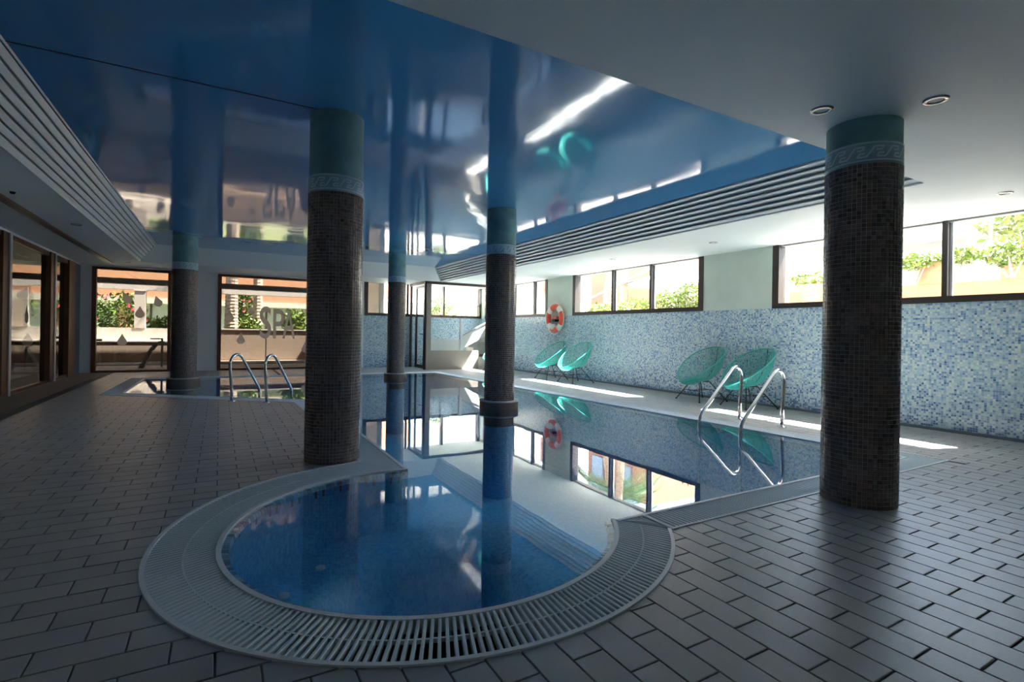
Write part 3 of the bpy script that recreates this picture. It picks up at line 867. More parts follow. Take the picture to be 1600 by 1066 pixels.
def column_proto(x, y, ztop, label, z0=0.0):
    t = thing('column', label, 'column', (x, y, 0), group='round mosaic columns')
    def B(mb, name, m_, par=None, **kw):
        for i, p in enumerate(mb.v): mb.v[i] = (p[0] + x, p[1] + y, p[2])
        return mb.build(name, m_, par or t, **kw)
    B(MB().lathe([(CR - 0.0032, z0), (CR - 0.0032, 2.235), (CR - 0.02, 2.235)], 64), 'grout_core', M['colgrout'], smooth=False)
    stuff(B(tile_shell(0.0, 2.23), 'mosaic_tiles', M['coltile'], tinted=True))
    B(MB().lathe([(CR - 0.006, 2.36), (CR - 0.006, ztop)], 64), 'painted_head', M['teal'], smooth=True)
    bd = B(MB().lathe([(CR - 0.02, 2.228), (CR - 0.003, 2.23), (CR - 0.003, 2.37), (CR - 0.01, 2.372)], 64), 'frieze_band', M['band'], smooth=True)
    # running key ornament, raised
    mb = MB(); NK = 13; per = 2 * pi / NK
    prof = [(0.10, 0.62), (0.38, 0.62), (0.50, 0.88), (0.02, 0.88), (-0.40, 0.10), (-0.88, 0.10), (-0.76, 0.36), (-0.48, 0.36)]
    zl, zh = 2.262, 2.345
    def P(u, w, r): a = u * per; return (r * cos(a), r * sin(a), zl + (zh - zl) * w)
    for k in range(NK):
        for (u0, w0), (u1, w1) in zip(prof[:-1], prof[1:]):
            du, dw = (u1 - u0) * 0.108, (w1 - w0) * 0.083
            l = sqrt(du * du + dw * dw); nx, nz = -dw / l * 0.006 / 0.108, du / l * 0.006 / 0.083
            segs = 3
            for q in range(segs):
                ua, ub = u0 + (u1 - u0) * q / segs, u0 + (u1 - u0) * (q + 1) / segs
                wa, wb_ = w0 + (w1 - w0) * q / segs, w0 + (w1 - w0) * (q + 1) / segs
                mb.add([P(k + ua - nx, wa - nz, CR - 0.0005), P(k + ub - nx, wb_ - nz, CR - 0.0005), P(k + ub + nx, wb_ + nz, CR - 0.0005), P(k + ua + nx, wa + nz, CR - 0.0005)], [(3, 2, 1, 0)])
    for zz in (2.249, 2.360):
        mb.lathe([(CR - 0.003, zz - 0.0045), (CR, zz - 0.0045), (CR, zz + 0.0045), (CR - 0.003, zz + 0.0045)], 64)
    for i, p in enumerate(mb.v): mb.v[i] = (p[0] + x, p[1] + y, p[2])
    mb.build('key_ornament', M['key'], bd)
    return t
col_left = column_proto(0.852, 4.549, ZT + 0.01, 'dark brown mosaic column left of the jacuzzi with green painted head')
col_right = dup(col_left, (3.796, 1.851, 0), label='dark mosaic column standing right of the pool, nearest the window wall', group='round mosaic columns')
POOLCOL = [((3.60, 6.65), 0.99, 'slimmer-looking mosaic column rising from pool centre with mosaic collar'),
           ((3.62, 11.82), 0.92, 'smallest far mosaic column in the pool before back wall'),
           ((-0.60, 12.0), 0.985, 'mosaic column in far left pool bay before the glass wall')]
for (p, s, lab) in POOLCOL:
    c = dup(col_left, (p[0], p[1], 0), label=lab, group='round mosaic columns', scale=(s, s, 1.0))
    mb = MB().lathe([(0.20, -0.09), (0.29, -0.09), (0.29, 0.105), (0.283, 0.112), (0.22, 0.112)], 48)
    for i, q in enumerate(mb.v): mb.v[i] = (q[0] + p[0], q[1] + p[1], q[2])
    sl = MB().lathe([(CR - .002, -0.26), (CR - .002, -0.05)], 48)
    for i, q in enumerate(sl.v): sl.v[i] = (q[0] + p[0], q[1] + p[1], q[2])
    sl.build('wet_shaft', M['coltile'], c, smooth=True, tinted=True)
    sl = MB().lathe([(CR, -1.295), (CR, -0.26), (CR - .02, -0.26)], 48)
    for i, q in enumerate(sl.v): sl.v[i] = (q[0] + p[0], q[1] + p[1], q[2])
    sl.build('blue_sleeve', M['poolmosaic'], c, smooth=True)
    me = mb.build('collar', M['coltile_plain'] if 'coltile_plain' in M else M['coltile'], c, tinted=True)
    smooth_angle(me)
    mb = MB().lathe([(0.291, 0.095), (0.294, 0.10), (0.294, 0.108), (0.285, 0.114), (0.225, 0.114)], 48)
    for i, q in enumerate(mb.v): mb.v[i] = (q[0] + p[0], q[1] + p[1], q[2])
    smooth_angle(mb.build('collar_edge', M['colgrout'], c))

# ------------------------------------------------------------------ handrails
def bez(pts, n=6, r=0.1):
    """polyline with rounded corners"""
    P = [Vector(p) for p in pts]; out = [P[0]]
    for i in range(1, len(P) - 1):
        a, b2, c = P[i - 1], P[i], P[i + 1]
        l = min((a - b2).length, (c - b2).length) * 0.5
        rr = min(r[i - 1] if isinstance(r, (list, tuple)) else r, l)
        p0 = b2 + (a - b2).normalized() * rr; p2 = b2 + (c - b2).normalized() * rr
        for k in range(n + 1):
            u = k / n; out.append((1 - u) ** 2 * p0 + 2 * u * (1 - u) * b2 + u * u * p2)
    out.append(P[-1]); return out
def handrail(x, y, dx, dy, reach, label, group, H=0.72, ez=0.12):
    t = thing('pool_handrail', label, 'handrail', (x, y, 0), group=group)
    l = sqrt(dx * dx + dy * dy); dx, dy = dx / l, dy / l
    R_ = 0.155; bk = 0.05; zc_ = H - 0.02 - R_; path = [Vector((x, y, 0)), Vector((x - dx * bk * .3, y - dy * bk * .3, zc_ * .4)), Vector((x - dx * bk * .8, y - dy * bk * .8, zc_ * .8)), Vector((x - dx * bk, y - dy * bk, zc_))]
    th = radians(53)
    for k in range(4):
        k0 = R_ + R_ * cos(th) - bk; z0_ = zc_ + R_ * sin(th); th = atan2(reach - k0, z0_ - ez)      # slope of the long run
    for k in range(1, 15):
        a = pi - (pi - th) * k / 14
        path.append(Vector((x + dx * (R_ - bk + R_ * cos(a)), y + dy * (R_ - bk + R_ * cos(a)), zc_ + R_ * sin(a))))
    path += bez([path[-1], (x + dx * reach, y + dy * reach, ez), (x + dx * reach, y + dy * reach, -0.75)], 8, 0.09)[1:]
    MB().tube(path, 0.0215, 12).build('rail', M['steel'], t, smooth=True)
    smooth_angle(MB().lathe([(0.021, 0.014), (0.045, 0.013), (0.053, 0.008), (0.055, 0.0)], 20, x, y).build('foot_flange', M['steel'], t))
    return t
handrail(6.02, 4.40, -0.94, -0.14, 0.95, 'steel pool handrail right of pool, farther of the pair before teal chairs', 'right pool handrails')
handrail(5.99, 3.79, -0.94, -0.12, 0.95, 'steel pool handrail right of pool, nearer the big right column', 'right pool handrails')
handrail(0.18, 8.78, 0.617, 0.787, 0.66, 'steel pool handrail at left pool bay, left one of the pair', 'left pool handrails')
handrail(0.63, 8.44, 0.617, 0.787, 0.66, 'steel pool handrail at left pool bay, right one beside mosaic column', 'left pool handrails')

# ------------------------------------------------------------------ teal cord chairs
def make_chair(label):
    t = thing('lounge_chair', label, 'chair', (0, 0, 0), group='teal cord chairs along window wall')
    c0 = Vector((0.0, 0, 0.625)); u = Vector((0.80, 0, -0.60)).normalized(); L1, W1 = 0.475, 0.375
    def rim(a):
        x = L1 * cos(a); w = W1 * sin(a) * (1.0 - 0.10 * cos(a))
        up = 0.03 * sin(a) ** 2
        return c0 + u * x + Vector((0, w, 0)) + Vector((0.02, 0, up))
    R = [rim(2 * pi * k / 56) for k in range(56)]
    MB().loop(R, 0.011, 8).build('seat_rim', M['chair'], t, smooth=True)
    hub = Vector((0.02, 0, 0.345))
    mb = MB()
    NCORD = 84
    for k in range(NCORD):
        a = 2 * pi * k / NCORD
        p = rim(a); h = hub + Vector((0.13 * cos(a), 0.12 * sin(a), 0.010))
        path = []
        for q in range(6):
            s = q / 5
            b2 = p.lerp(h, s); b2.z -= 0.10 * sin(pi * s) * (0.5 + 0.5 * s); d = (b2 - c0); b2 += Vector((d.x, d.y, 0)) * 0.16 * sin(pi * s)
            path.append(b2)
        mb.tube(path, 0.0042, 4, cap=False)
    mb.lathe([(0.0, 0.338), (0.125, 0.340), (0.135, 0.352)], 20, hub.x, hub.y)
    stuff(mb.build('cord_seat', M['chair'], t, smooth=True))
    ring = [hub + Vector((0.15 * cos(2 * pi * k / 24), 0.14 * sin(2 * pi * k / 24), -0.012)) for k in range(24)]
    MB().loop(ring, 0.008, 6).build('base_ring', M['black'], t, smooth=True)
    for sx in (1, -1):
        for sy in (1, -1):
            top = hub + Vector((0.10 * sx, 0.10 * sy, -0.012)); ft = Vector((0.29 * sx - 0.01, 0.285 * sy, 0.010))
            lg = MB().tube([top, ft], 0.0085, 8).build('leg', M['black'], t, smooth=True)
            MB().tube([ft + Vector((0, 0, 0.012)), ft + Vector((0, 0, -0.010))], 0.014, 8).build('foot_cap', M['black'], lg)
    zz = 0.175
    def at(sx, sy):
        top = hub + Vector((0.10 * sx, 0.10 * sy, -0.012)); ft = Vector((0.29 * sx - 0.01, 0.285 * sy, 0.010))
        return ft.lerp(top, (zz - ft.z) / (top.z - ft.z))
    for a, b2 in (((1, 1), (1, -1)), ((-1, 1), (-1, -1))):
        MB().tube([at(*a), at(*b2)], 0.006, 6).build('brace', M['black'], t)
    MB().tube([(at(1, 1) + at(1, -1)) / 2, (at(-1, 1) + at(-1, -1)) / 2], 0.006, 6).build('brace', M['black'], t)
    sp = [hub + Vector((-0.13, 0, 0)), hub + Vector((-0.26, 0, 0.14)), hub + Vector((-0.36, 0, 0.36)), rim(pi)]
    MB().tube(bez(sp, 4, 0.12), 0.0065, 6).build('back_spine', M['black'], t, smooth=True)
    return t
ch = make_chair('teal cord lounge chair, left one of pair near steel handrails')
ch.location = (7.15, 5.98, 0); ch.rotation_euler = (0, 0, radians(172))
dup(ch, (7.18, 5.10, 0), radians(166), 'teal cord lounge chair seen through the right steel handrails')
dup(ch, (6.98, 10.28, 0), radians(176), 'teal cord lounge chair under the lifebuoy, farther one of pair')
dup(ch, (6.99, 9.32, 0), radians(180), 'teal cord lounge chair below lifebuoy, nearer one of pair')
dup(ch, (6.95, 13.02, 0), radians(180), 'teal cord lounge chair mostly hidden behind the pool-centre column')

# ------------------------------------------------------------------ lifebuoy
lb = thing('lifebuoy', 'orange lifebuoy with white bands hanging on the mosaic wall', 'lifebuoy', (7.49, 10.86, 1.485))
RM, rm = 0.295, 0.075
LT = (7.475, 10.86, 1.485)
def torus_seg(a0, a1, r, nn):
    mb = MB(); vs = []; k = 14
    for i in range(nn + 1):
        a = a0 + (a1 - a0) * i / nn
        for j in range(k):
            b2 = 2 * pi * j / k
            rad = RM + r * cos(b2)
            vs.append((LT[0] + r * 0.72 * sin(b2), LT[1] + rad * cos(a), LT[2] + rad * sin(a)))
    fs = [(i * k + j, (i + 1) * k + j, (i + 1) * k + (j + 1) % k, i * k + (j + 1) % k) for i in range(nn) for j in range(k)]
    return mb.add(vs, fs)
for q in range(4):
    a = radians(45 + 90 * q)
    fix_up(torus_seg(a + radians(15), a + radians(75), rm, 14).build('orange_segment', M['orange'], lb, smooth=True))
    fix_up(torus_seg(a - radians(15), a + radians(15), rm + 0.003, 8).build('white_band', M['buoywhite'], lb, smooth=True))
rp = []
for k in range(97):
    a = 2 * pi * k / 96 + radians(45); sag = abs(sin(2 * (a - radians(45))))
    rp.append((LT[0] - 0.02, LT[1] + (RM + rm + 0.004 + 0.035 * sag) * cos(a), LT[2] + (RM + rm + 0.004 + 0.035 * sag) * sin(a)))
MB().tube(rp, 0.006, 6).build('grab_rope', M['buoywhite'], lb, smooth=True)
MB().box(7.42, XW, 10.80, 10.92, 1.40, 1.46).build('wall_bracket', M['black'], lb)
MB().box(7.44, XW, 10.74, 10.98, 1.47, 1.52).build('bracket_arm', M['orange'], lb)
MB().lathe([(0.0, 1.20), (0.075, 1.20), (0.085, 1.27), (0.075, 1.34), (0.0, 1.345)], 18, 7.47, 10.92).build('rope_coil', M['buoywhite'], lb, smooth=True)

# ------------------------------------------------------------------ glazed entrance box with stair
ve = thing('entrance_vestibule', 'dark framed glass entrance box with door at the far right corner', 'vestibule', (6.3, 14.6, 0))
VX0, VY0 = 5.14, 13.90
MB().box(VX0, XW - 0.01, VY0 - 0.03, VY0 + 0.04, 2.46, ZC).build('head_rail', M['frame'], ve)
MB().box(VX0 - 0.06, VX0 + 0.02, VY0, YB - .02, 2.46, ZC).build('head_rail', M['frame'], ve)
MB().box(VX0 - 0.02, VX0 + 0.12, VY0 - 0.035, VY0 + 0.05, 0, 2.46).build('corner_post', M['greypanel'], ve)
MB().box(VX0 - 0.05, VX0 + 0.0, VY0 + 0.06, VY0 + 0.12, 0, 2.46).build('door_post', M['frame'], ve)
MB().box(VX0 + 0.12, 6.78, VY0 - 0.03, VY0 + 0.04, 0, 0.55).build('solid_panel', M['greypanel'], ve)
MB().box(6.78, XW - .01, VY0 - 0.03, VY0 + 0.04, 0.36, 0.44).build('lower_rail', M['frame'], ve)
MB().box(6.78, 7.3, VY0 - 0.02, VY0 + 0.03, 0, 0.36).build('lower_panel', M['palestone'], ve)
MB().box(VX0 + 0.12, XW - .01, VY0, VY0 + 0.006, 0.44, 2.46).build('pane', M['pane'], ve)
MB().box(7.32, XW - .01, VY0 - 0.03, VY0 + 0.04, 0.44, 2.46).build('wall_post', M['greypanel'], ve)
dr = MB().box(VX0 - 0.03, VX0 + 0.01, VY0 + 0.12, VY0 + 0.20, 0.02, 2.44).build('door', M['frame'], ve)
MB().box(VX0 - 0.03, VX0 + 0.01, VY0 + 0.80, VY0 + 0.90, 0.02, 2.44).build('door_stile', M['frame'], dr)
MB().box(VX0 - 0.03, VX0 + 0.01, VY0 + 0.20, VY0 + 0.80, 0.02, 0.12).build('door_rail', M['frame'], dr)
MB().box(VX0 - 0.03, VX0 + 0.01, VY0 + 0.20, VY0 + 0.80, 2.36, 2.44).build('door_rail', M['frame'], dr)
MB().box(VX0 - 0.012, VX0 - 0.008, VY0 + 0.20, VY0 + 0.80, 0.12, 2.36).build('door_pane', M['pane'], dr)
MB().tube(bez([(VX0 - .03, VY0 + .15, 1.02), (VX0 - .09, VY0 + .15, 1.02), (VX0 - .09, VY0 + .30, 1.02)], 4, .03), 0.012, 8).build('door_handle', M['black'], dr)
MB().box(VX0 - 0.04, VX0 + 0.0, YB - 0.14, YB - 0.02, 0, 2.46).build('wall_post', M['frame'], ve)
MB().box(VX0 - 0.012, VX0 - 0.008, VY0 + .9, YB - 0.14, 0.02, 2.46).build('side_pane', M['pane'], ve)
# stair inside the box
st = thing('entrance_stair', 'white stair with sloping parapet inside the glass entrance box', 'stairs', (6.7, 14.9, 0))
def slope_box(mb, x0, z0, x1, z1, th, y0, y1):
    vs = [(x0, y0, z0 - th), (x1, y0, z1 - th), (x1, y0, z1), (x0, y0, z0), (x0, y1, z0 - th), (x1, y1, z1 - th), (x1, y1, z1), (x0, y1, z0)]
    mb.add(vs, [(0, 1, 2, 3), (7, 6, 5, 4), (3, 2, 6, 7), (0, 4, 5, 1), (0, 3, 7, 4), (1, 5, 6, 2)])
mb = MB(); slope_box(mb, 6.55, 0.98, XW - .01, 1.48, 0.40, 14.52, 14.58); mb.build('parapet', M['outwhite'], st)
mb = MB(); slope_box(mb, 6.53, 1.0, XW - .01, 1.51, 0.03, 14.50, 14.60); mb.build('coping', M['reveal'], st)
MB().box(5.3, 6.55, 14.52, 14.58, 0.0, 0.86).build('landing_parapet', M['outwhite'], st)
MB().box(6.46, 6.55, 14.50, 14.60, 0.0, 1.5).build('newel_post', M['alu'], st)
for k in range(5):
    MB().box(6.56 + k * 0.2, min(6.56 + (k + 1) * 0.2, XW - .01), 14.60, 15.27, 0, 0.30 + 0.16 * k).build('step', M['palestone'], st)

# ------------------------------------------------------------------ terrace behind the back and left glass
YP = 20.2
struct(MB().box(-12, 4.2, YB + 0.2, YP + .3, -0.2, -0.02).build('floor', M['deckwood']))
struct(MB().box(-12, XL - 0.2, -3, YB + 0.2, -0.2, -0.02).build('floor', M['deckwood']))
for k in range(9):
    pass
tp = thing('terrace_parapet', 'low rendered parapet wall of the terrace outside the back glass', 'parapet wall', (-3, YP, 0))
MB().box(-6.98, -0.6, YP, YP + 0.18, 0.0, 1.06).build('pale_wall', M['palestone'], tp)
MB().box(-6.98, -0.62, YP - 0.45, YP, 0.0, 0.62).build('bench_block', M['brown'], tp)
MB().box(-6.98, -0.62, YP - 0.47, YP, 0.62, 0.66).build('bench_ledge', M['palestone'], tp)
MB().box(-0.6, 4.18, YP, YP + 0.18, 0.0, 1.04).build('brown_wall', M['brown'], tp)
MB().box(-0.6, 4.18, YP - .03, YP + 0.21, 1.04, 1.08).build('coping', M['palestone'], tp)
for x0, x1, lab in ((-2.36, -2.07, 'pale square terrace pillar outside the left back window'), (-5.3, -4.90, 'square terrace pillar seen through the left sliding door'), (3.0, 3.4, 'square terrace pillar outside, hidden right of SPA window')):
    t = thing('terrace_pillar', lab, 'pillar', ((x0 + x1) / 2, YP + .05, 1.06), group='terrace pillars')
    MB().box(x0, x1, YP - 0.02, YP + 0.25, 1.06 if x0 < 2 else 1.08, 2.24).build('shaft', M['palestone'], t)
    MB().box(x0 - .02, x1 + .02, YP - 0.04, YP + 0.27, 2.24, 2.28).build('cap', M['palestone'], t)
tag(MB().box(-6.98, 4.18, YP - 0.03, YP + 0.26, 2.28, 2.52).build('stone_lintel', M['palestone']), 'pale horizontal lintel over the terrace openings outside', 'lintel')
tag(MB().box(-6.9, 4.18, 17.95, 18.15, 2.30, 2.46).build('roof_beam', M['greybeam']), 'grey horizontal beam under terrace roof outside back glass', 'beam')
for k, x in enumerate((-9.5, -6.4)):
    pass
struct(MB().box(-12, 4.2, YB + 0.25, 19.3, 2.78, 2.9).build('ceiling', M['palestone']))  # terrace roof with added reach, to keep light off the terrace
struct(MB().box(-12, XL - .35, -3, YB + 0.25, 2.78, 2.9).build('ceiling', M['palestone']))
struct(MB().box(-7.2, -7.0, -3, YP, -0.02, 2.78).build('wall_terrace', M['brown']))  # wall added to block light coming in from the terrace's left
struct(MB().box(4.2, 4.35, YB + .2, YP + .3, -0.2, 2.9).build('wall_terrace', M['palestone']))
# swan-neck water spout and small rails outside
sp = thing('water_spout', 'dark curved swan-neck spout on terrace outside left back window', 'water spout', (-1.75, 17.0, 0))
pth = [(-1.82, 17, 0.0), (-1.70, 17, 0.25), (-1.60, 17, 0.48), (-1.48, 17, 0.66), (-1.34, 17, 0.72), (-1.22, 17, 0.66), (-1.13, 17, 0.50)]
mb = MB(); m_ = len(pth)
for i in range(m_ - 1):
    a, b2 = pth[i], pth[i + 1]; th = 0.05
    mb.add([(a[0] - th, 16.85, a[2]), (b2[0] - th * .8, 16.85, b2[2]), (b2[0] - th * .8, 17.15, b2[2]), (a[0] - th, 17.15, a[2]),
            (a[0] + th, 16.85, a[2] - .03), (b2[0] + th * .6, 16.85, b2[2] - .05), (b2[0] + th * .6, 17.15, b2[2] - .05), (a[0] + th, 17.15, a[2] - .03)],
           [(0, 1, 2, 3), (7, 6, 5, 4), (0, 4, 5, 1), (3, 2, 6, 7), (0, 3, 7, 4), (1, 5, 6, 2)])
fix_up(mb.build('blade', M['greybeam'], sp))
MB().box(-1.62, -1.34, 16.9, 17.1, 0.76, 0.79).build('top_plate', M['black'], sp)
MB().box(-1.38, -1.33, 16.97, 17.03, 0.0, 0.76).build('stand', M['greybeam'], sp)
tag(MB().tube(bez([(-4.3, 17.6, 0.0), (-4.3, 17.6, 0.52), (-3.9, 17.6, 0.78), (-3.1, 17.6, 0.78)], 4, .1), 0.03, 8).build('terrace_handrail', M['greybeam'], smooth=True), 'dark bent handrail on terrace seen through left sliding door', 'handrail')
tag(MB().tube(bez([(-3.35, 16.6, -.02), (-3.35, 16.6, 0.74), (-2.6, 16.6, 0.74)], 4, .06), 0.028, 8).build('terrace_handrail', M['greybeam'], smooth=True), 'dark angled handrail on terrace near the glass corner', 'handrail')
tag(MB().tube([(1.18, 16.4, -.02), (1.18, 16.4, 0.86)], 0.015, 8).build('terrace_post', M['alu']), 'thin pale post on terrace behind the left handrails', 'post')
# low bright edge strips of the terrace pool
for k, (yy, w) in enumerate(((18.2, .12), (18.9, .10))):
    tag(MB().box(-6.0, 3.6, yy, yy + w, -0.02, 0.02).build('terrace_kerb', M['outwhite']), 'thin white kerb line across the terrace floor outside', 'kerb', 'terrace kerbs')

# ------------------------------------------------------------------ plants
def leaf_cloud(center, rad, nleaf, size, seed, flat=0.8):
    rr = random.Random(seed); mb = MB()
    for k in range(nleaf):
        a = rr.uniform(0, 2 * pi); z = rr.uniform(-1, 1); q = sqrt(1 - z * z); r = rr.uniform(0.25, 1.0) ** 0.5
        c = Vector((center[0] + rad[0] * r * q * cos(a), center[1] + rad[1] * r * q * sin(a), center[2] + rad[2] * r * z))
        d = Vector((rr.uniform(-1, 1), rr.uniform(-1, 1), rr.uniform(-.4, 1))).normalized()
        s = d.orthogonal().normalized(); s.rotate(Matrix.Rotation(rr.uniform(0, 6.28), 3, d))
        l = size * rr.uniform(.7, 1.3); w = l * 0.42
        k_ = rr.uniform(0.55, 1.5); y_ = rr.uniform(-.1, .35)
        mb.add([c, c + d * l * .5 + s * w * .5, c + d * l, c + d * l * .5 - s * w * .5], [(0, 1, 2, 3)], 0, (k_ * (1 + y_), k_, k_ * .8))
    return mb
def bush(name, label, c, rad, n_, size, seed, m='leaf', flowers=0, group=None, ground=1.5):
    t = thing(name, label, 'plant', (c[0], c[1], ground), group=group)
    stuff(leaf_cloud(c, rad, n_, size, seed).build('foliage', M[m], t, tinted=True))
    mb = MB()
    rr = random.Random(seed + 1)
    for k in range(5):
        mb.tube([(c[0] + rr.uniform(-.05, .05), c[1] + rr.uniform(-.05, .05), ground), (c[0] + rad[0] * rr.uniform(-.6, .6), c[1] + rad[1] * rr.uniform(-.6, .6), c[2] + rad[2] * .3)], [0.02, 0.008], 5)
    mb.build('stem', M['trunk'], t)
    if flowers:
        mb = MB()
        for k in range(flowers):
            a = rr.uniform(0, 6.28); z = rr.uniform(-.8, .9); q = sqrt(1 - z * z)
            p = Vector((c[0] + rad[0] * q * cos(a), c[1] + rad[1] * q * sin(a), c[2] + rad[2] * z))
            for j in range(5):
                b2 = 2 * pi * j / 5; d = Vector((cos(b2), sin(b2) * .6, sin(b2))) * size * .35
                e = Vector((-sin(b2), .2, cos(b2))) * size * .16
                mb.add([p, p + d * .6 + e, p + d, p + d * .6 - e], [(0, 1, 2, 3)])
        stuff(mb.build('flowers', M['flower'], t))
    return t
def palm(name, label, x, y, ground, h, r, seed, nf=14, fl=1.6, lean=0.0, group=None):
    t = thing(name, label, 'palm tree', (x, y, ground), group=group)
    rr = random.Random(seed)
    mb = MB(); prof = []
    n_ = max(6, int(h / 0.12))
    path = []; rs = []
    for k in range(n_ * 2 + 1):
        u = k / (n_ * 2); path.append((x + lean * u * u, y, ground + h * u)); rs.append(r * (1.05 if k % 2 else 0.97) * (1.15 - .3 * u))
    mb.tube(path, rs, 10); mb.build('trunk', M['trunk'], t)
    top = Vector((x + lean, y, ground + h))
    for k in range(nf):
        a = 2 * pi * k / nf + rr.uniform(-.2, .2); el = rr.uniform(-0.1, 1.1)
        d = Vector((cos(a), sin(a), 0)); mb = MB()
        spine = []
        for q in range(9):
            s = q / 8; spine.append(top + d * fl * s * cos(el * .6) + Vector((0, 0, fl * (sin(el) * s - 0.75 * s * s))))
        mb.tube(spine, [0.018 - .0018 * q for q in range(9)], 4, tint=(.9, 1, .6))
        side = d.cross(Vector((0, 0, 1)))
        for q in range(26):
            s = 0.10 + 0.88 * q / 25; i = min(7, int(s * 8)); p = spine[i].lerp(spine[i + 1], s * 8 - i)
            ll = fl * 0.34 * sin(pi * (0.12 + 0.82 * s)) + .05
            for sg in (1, -1):
                tip = p + side * sg * ll * .8 + d * ll * .45 + Vector((0, 0, -ll * .35)); w = (d * 0.016)
                kk = rr.uniform(.7, 1.3)
                mb.add([p - w, p.lerp(tip, .5) - w * .9, tip, p.lerp(tip, .5) + w], [(0, 1, 2, 3)], 0, (kk, kk, kk * .8))
        mb.build('frond', M['leafdark'], t, tinted=True)
    return t
# garden behind the terrace parapet
struct(MB().box(-14, 6, YP + 0.3, 40, 0.3, 0.6).build('ground_garden', M['grass']))
GP = [(-3.9, 21.6, 1.55, .75, .5, .75, 'leafdark', 'green flowering bush behind parapet, left part of back window'),
      (-2.9, 21.9, 1.5, .75, .5, .75, 'leaf', 'yellow-green bush behind parapet beside terrace pillar'),
      (-5.9, 22.4, 1.6, .7, .5, .8, 'leaf', 'bush behind parapet at far left behind sliding door'),
      (-1.6, 22.2, 1.15, .7, .4, .3, 'leaf', 'low bush behind parapet right of terrace pillar'),
      (0.82, 22.6, 1.95, .50, .4, .7, 'leaf', 'flowering bush between the two garden palm trunks'),
      (2.55, 21.4, 1.35, .50, .4, .5, 'leaf', 'spiky yellow-green bush right of SPA lettering'),
      (0.9, 21.5, 1.15, .5, .3, .25, 'leaf', 'low bush at foot of garden palm trunks')]
for k, (x, y, z, a, b2, c, m_, lab) in enumerate(GP):
    bush('garden_bush', lab, (x, y, z), (a, b2, c), 900, 0.16, 40 + k, m_, flowers=14 if k in (0, 1, 4) else 0, ground=0.6, group='garden bushes beyond the terrace')
palm('garden_palm', 'thick palm trunk behind parapet left of SPA lettering', 0.38, 21.2, 0.6, 4.2, 0.20, 5, 12, 1.8)
palm('garden_palm', 'second palm trunk behind parapet just beside letter S', 1.26, 21.7, 0.6, 4.4, 0.16, 6, 12, 1.8)
gb = thing('garden_pavilion', 'peach garden building with glass doors beyond the terrace', 'building', (0, 27, 0.6))
MB().box(-9, 9, 27, 30, 0.6, 2.1).build('glass_doors', mat('grey_glazing', (0.42, 0.44, 0.44), 0.25), gb)
MB().box(-9, 9, 26.9, 30, 2.35, 5.2).build('upper_wall', M['peach'], gb)
MB().box(-9, 9, 26.7, 30, 2.1, 2.35).build('lintel', M['palestone'], gb)
for x in (-7.2, -5.0, -2.6, -0.4, 1.9, 3.05, 4.6): MB().box(x, x + .07, 26.95, 27.02, .6, 2.1).build('door_frame', M['frame'], gb)
for x in (-6.0, -3.7, 0.9): MB().box(x, x + .5, 26.85, 27.2, .6, 2.1).build('pier', M['peach'], gb)

# ------------------------------------------------------------------ outside the window wall
GZ = 1.42
struct(MB().box(XW + 0.22, 34, -14, 34, GZ - 0.3, GZ).build('ground_outside', M['ground']))
pb = thing('peach_building', 'peach rendered building with shuttered windows beyond the three-pane window', 'building', (18, 18.6, GZ))
MB().box(16, 20, 15.9, 24.5, GZ, 6.2).build('wall', M['peach'], pb)
for k, (y0, y1) in enumerate(((20.1, 20.6), (18.9, 19.8), (17.0, 17.8))):
    w = MB().box(15.94, 16.02, y0, y1, 4.75, 5.9).build('window', M['brown'], pb)
    MB().box(15.92, 15.945, y0 + .06, y1 - .06, 4.8, 5.85).build('pane', mat('window_blue', (.30, .36, .42), .15), w)
MB().box(15.9, 16.05, 15.9, 24.5, 4.45, 4.55).build('cornice', M['cream'], pb)
mb = MB(); mb.add([(15.97, 20.4, 2.75), (15.97, 15.95, 3.95), (15.97, 15.95, 4.05), (15.97, 20.4, 2.85), (16, 20.4, 2.75), (16, 15.95, 3.95), (16, 15.95, 4.05), (16, 20.4, 2.85)], [(0, 1, 2, 3), (7, 6, 5, 4), (3, 2, 6, 7), (0, 4, 5, 1)]); fix_up(mb.build('stair_trim', M['outwhite'], pb))
tag(MB().box(13.2, 13.6, 17.1, 17.45, GZ, 5.2).build('white_pillar', M['outwhite']), 'white outdoor pillar at left edge of three-pane window', 'pillar')
palm('palm_tree', 'left pale palm trunk before peach wall in three-pane window', 12, 14.2, GZ, 3.0, 0.14, 11, 15, 1.7, .3)
palm('palm_tree', 'right pale palm trunk in middle pane of three-pane window', 12, 13.3, GZ, 3.1, 0.15, 12, 15, 1.7, -.1)
for k, (y, z, ry, rz_, lab) in enumerate(((11.5, 1.72, .55, .25, 'green bush at sill in left pane of three-pane window'), (10.15, 1.76, .6, .28, 'green bush at sill in middle pane of three-pane window'),
                                          (9.0, 1.85, .5, .30, 'yellow-green bush at sill in right pane of three-pane window'), (8.25, 1.95, .4, .36, 'taller bush at right end of three-pane window'))):
    bush('planter_bush', lab, (9.5, y, z), (.35, ry, rz_), 800, 0.10, 60 + k, 'leaf', ground=GZ, group='bushes along the window wall outside')
pt = thing('planter_trough', 'low peach planter under bushes outside three-pane window', 'planter', (9.3, 10.0, GZ))
MB().box(9.1, 9.25, 7.9, 12.3, GZ, 1.72).build('front', M['peach'], pt)
MB().box(9.75, 9.9, 7.9, 12.3, GZ, 1.72).build('back', M['peach'], pt)
ps = thing('parasol', 'big white garden parasol in right pane of three-pane window', 'parasol', (13, 12.1, GZ))
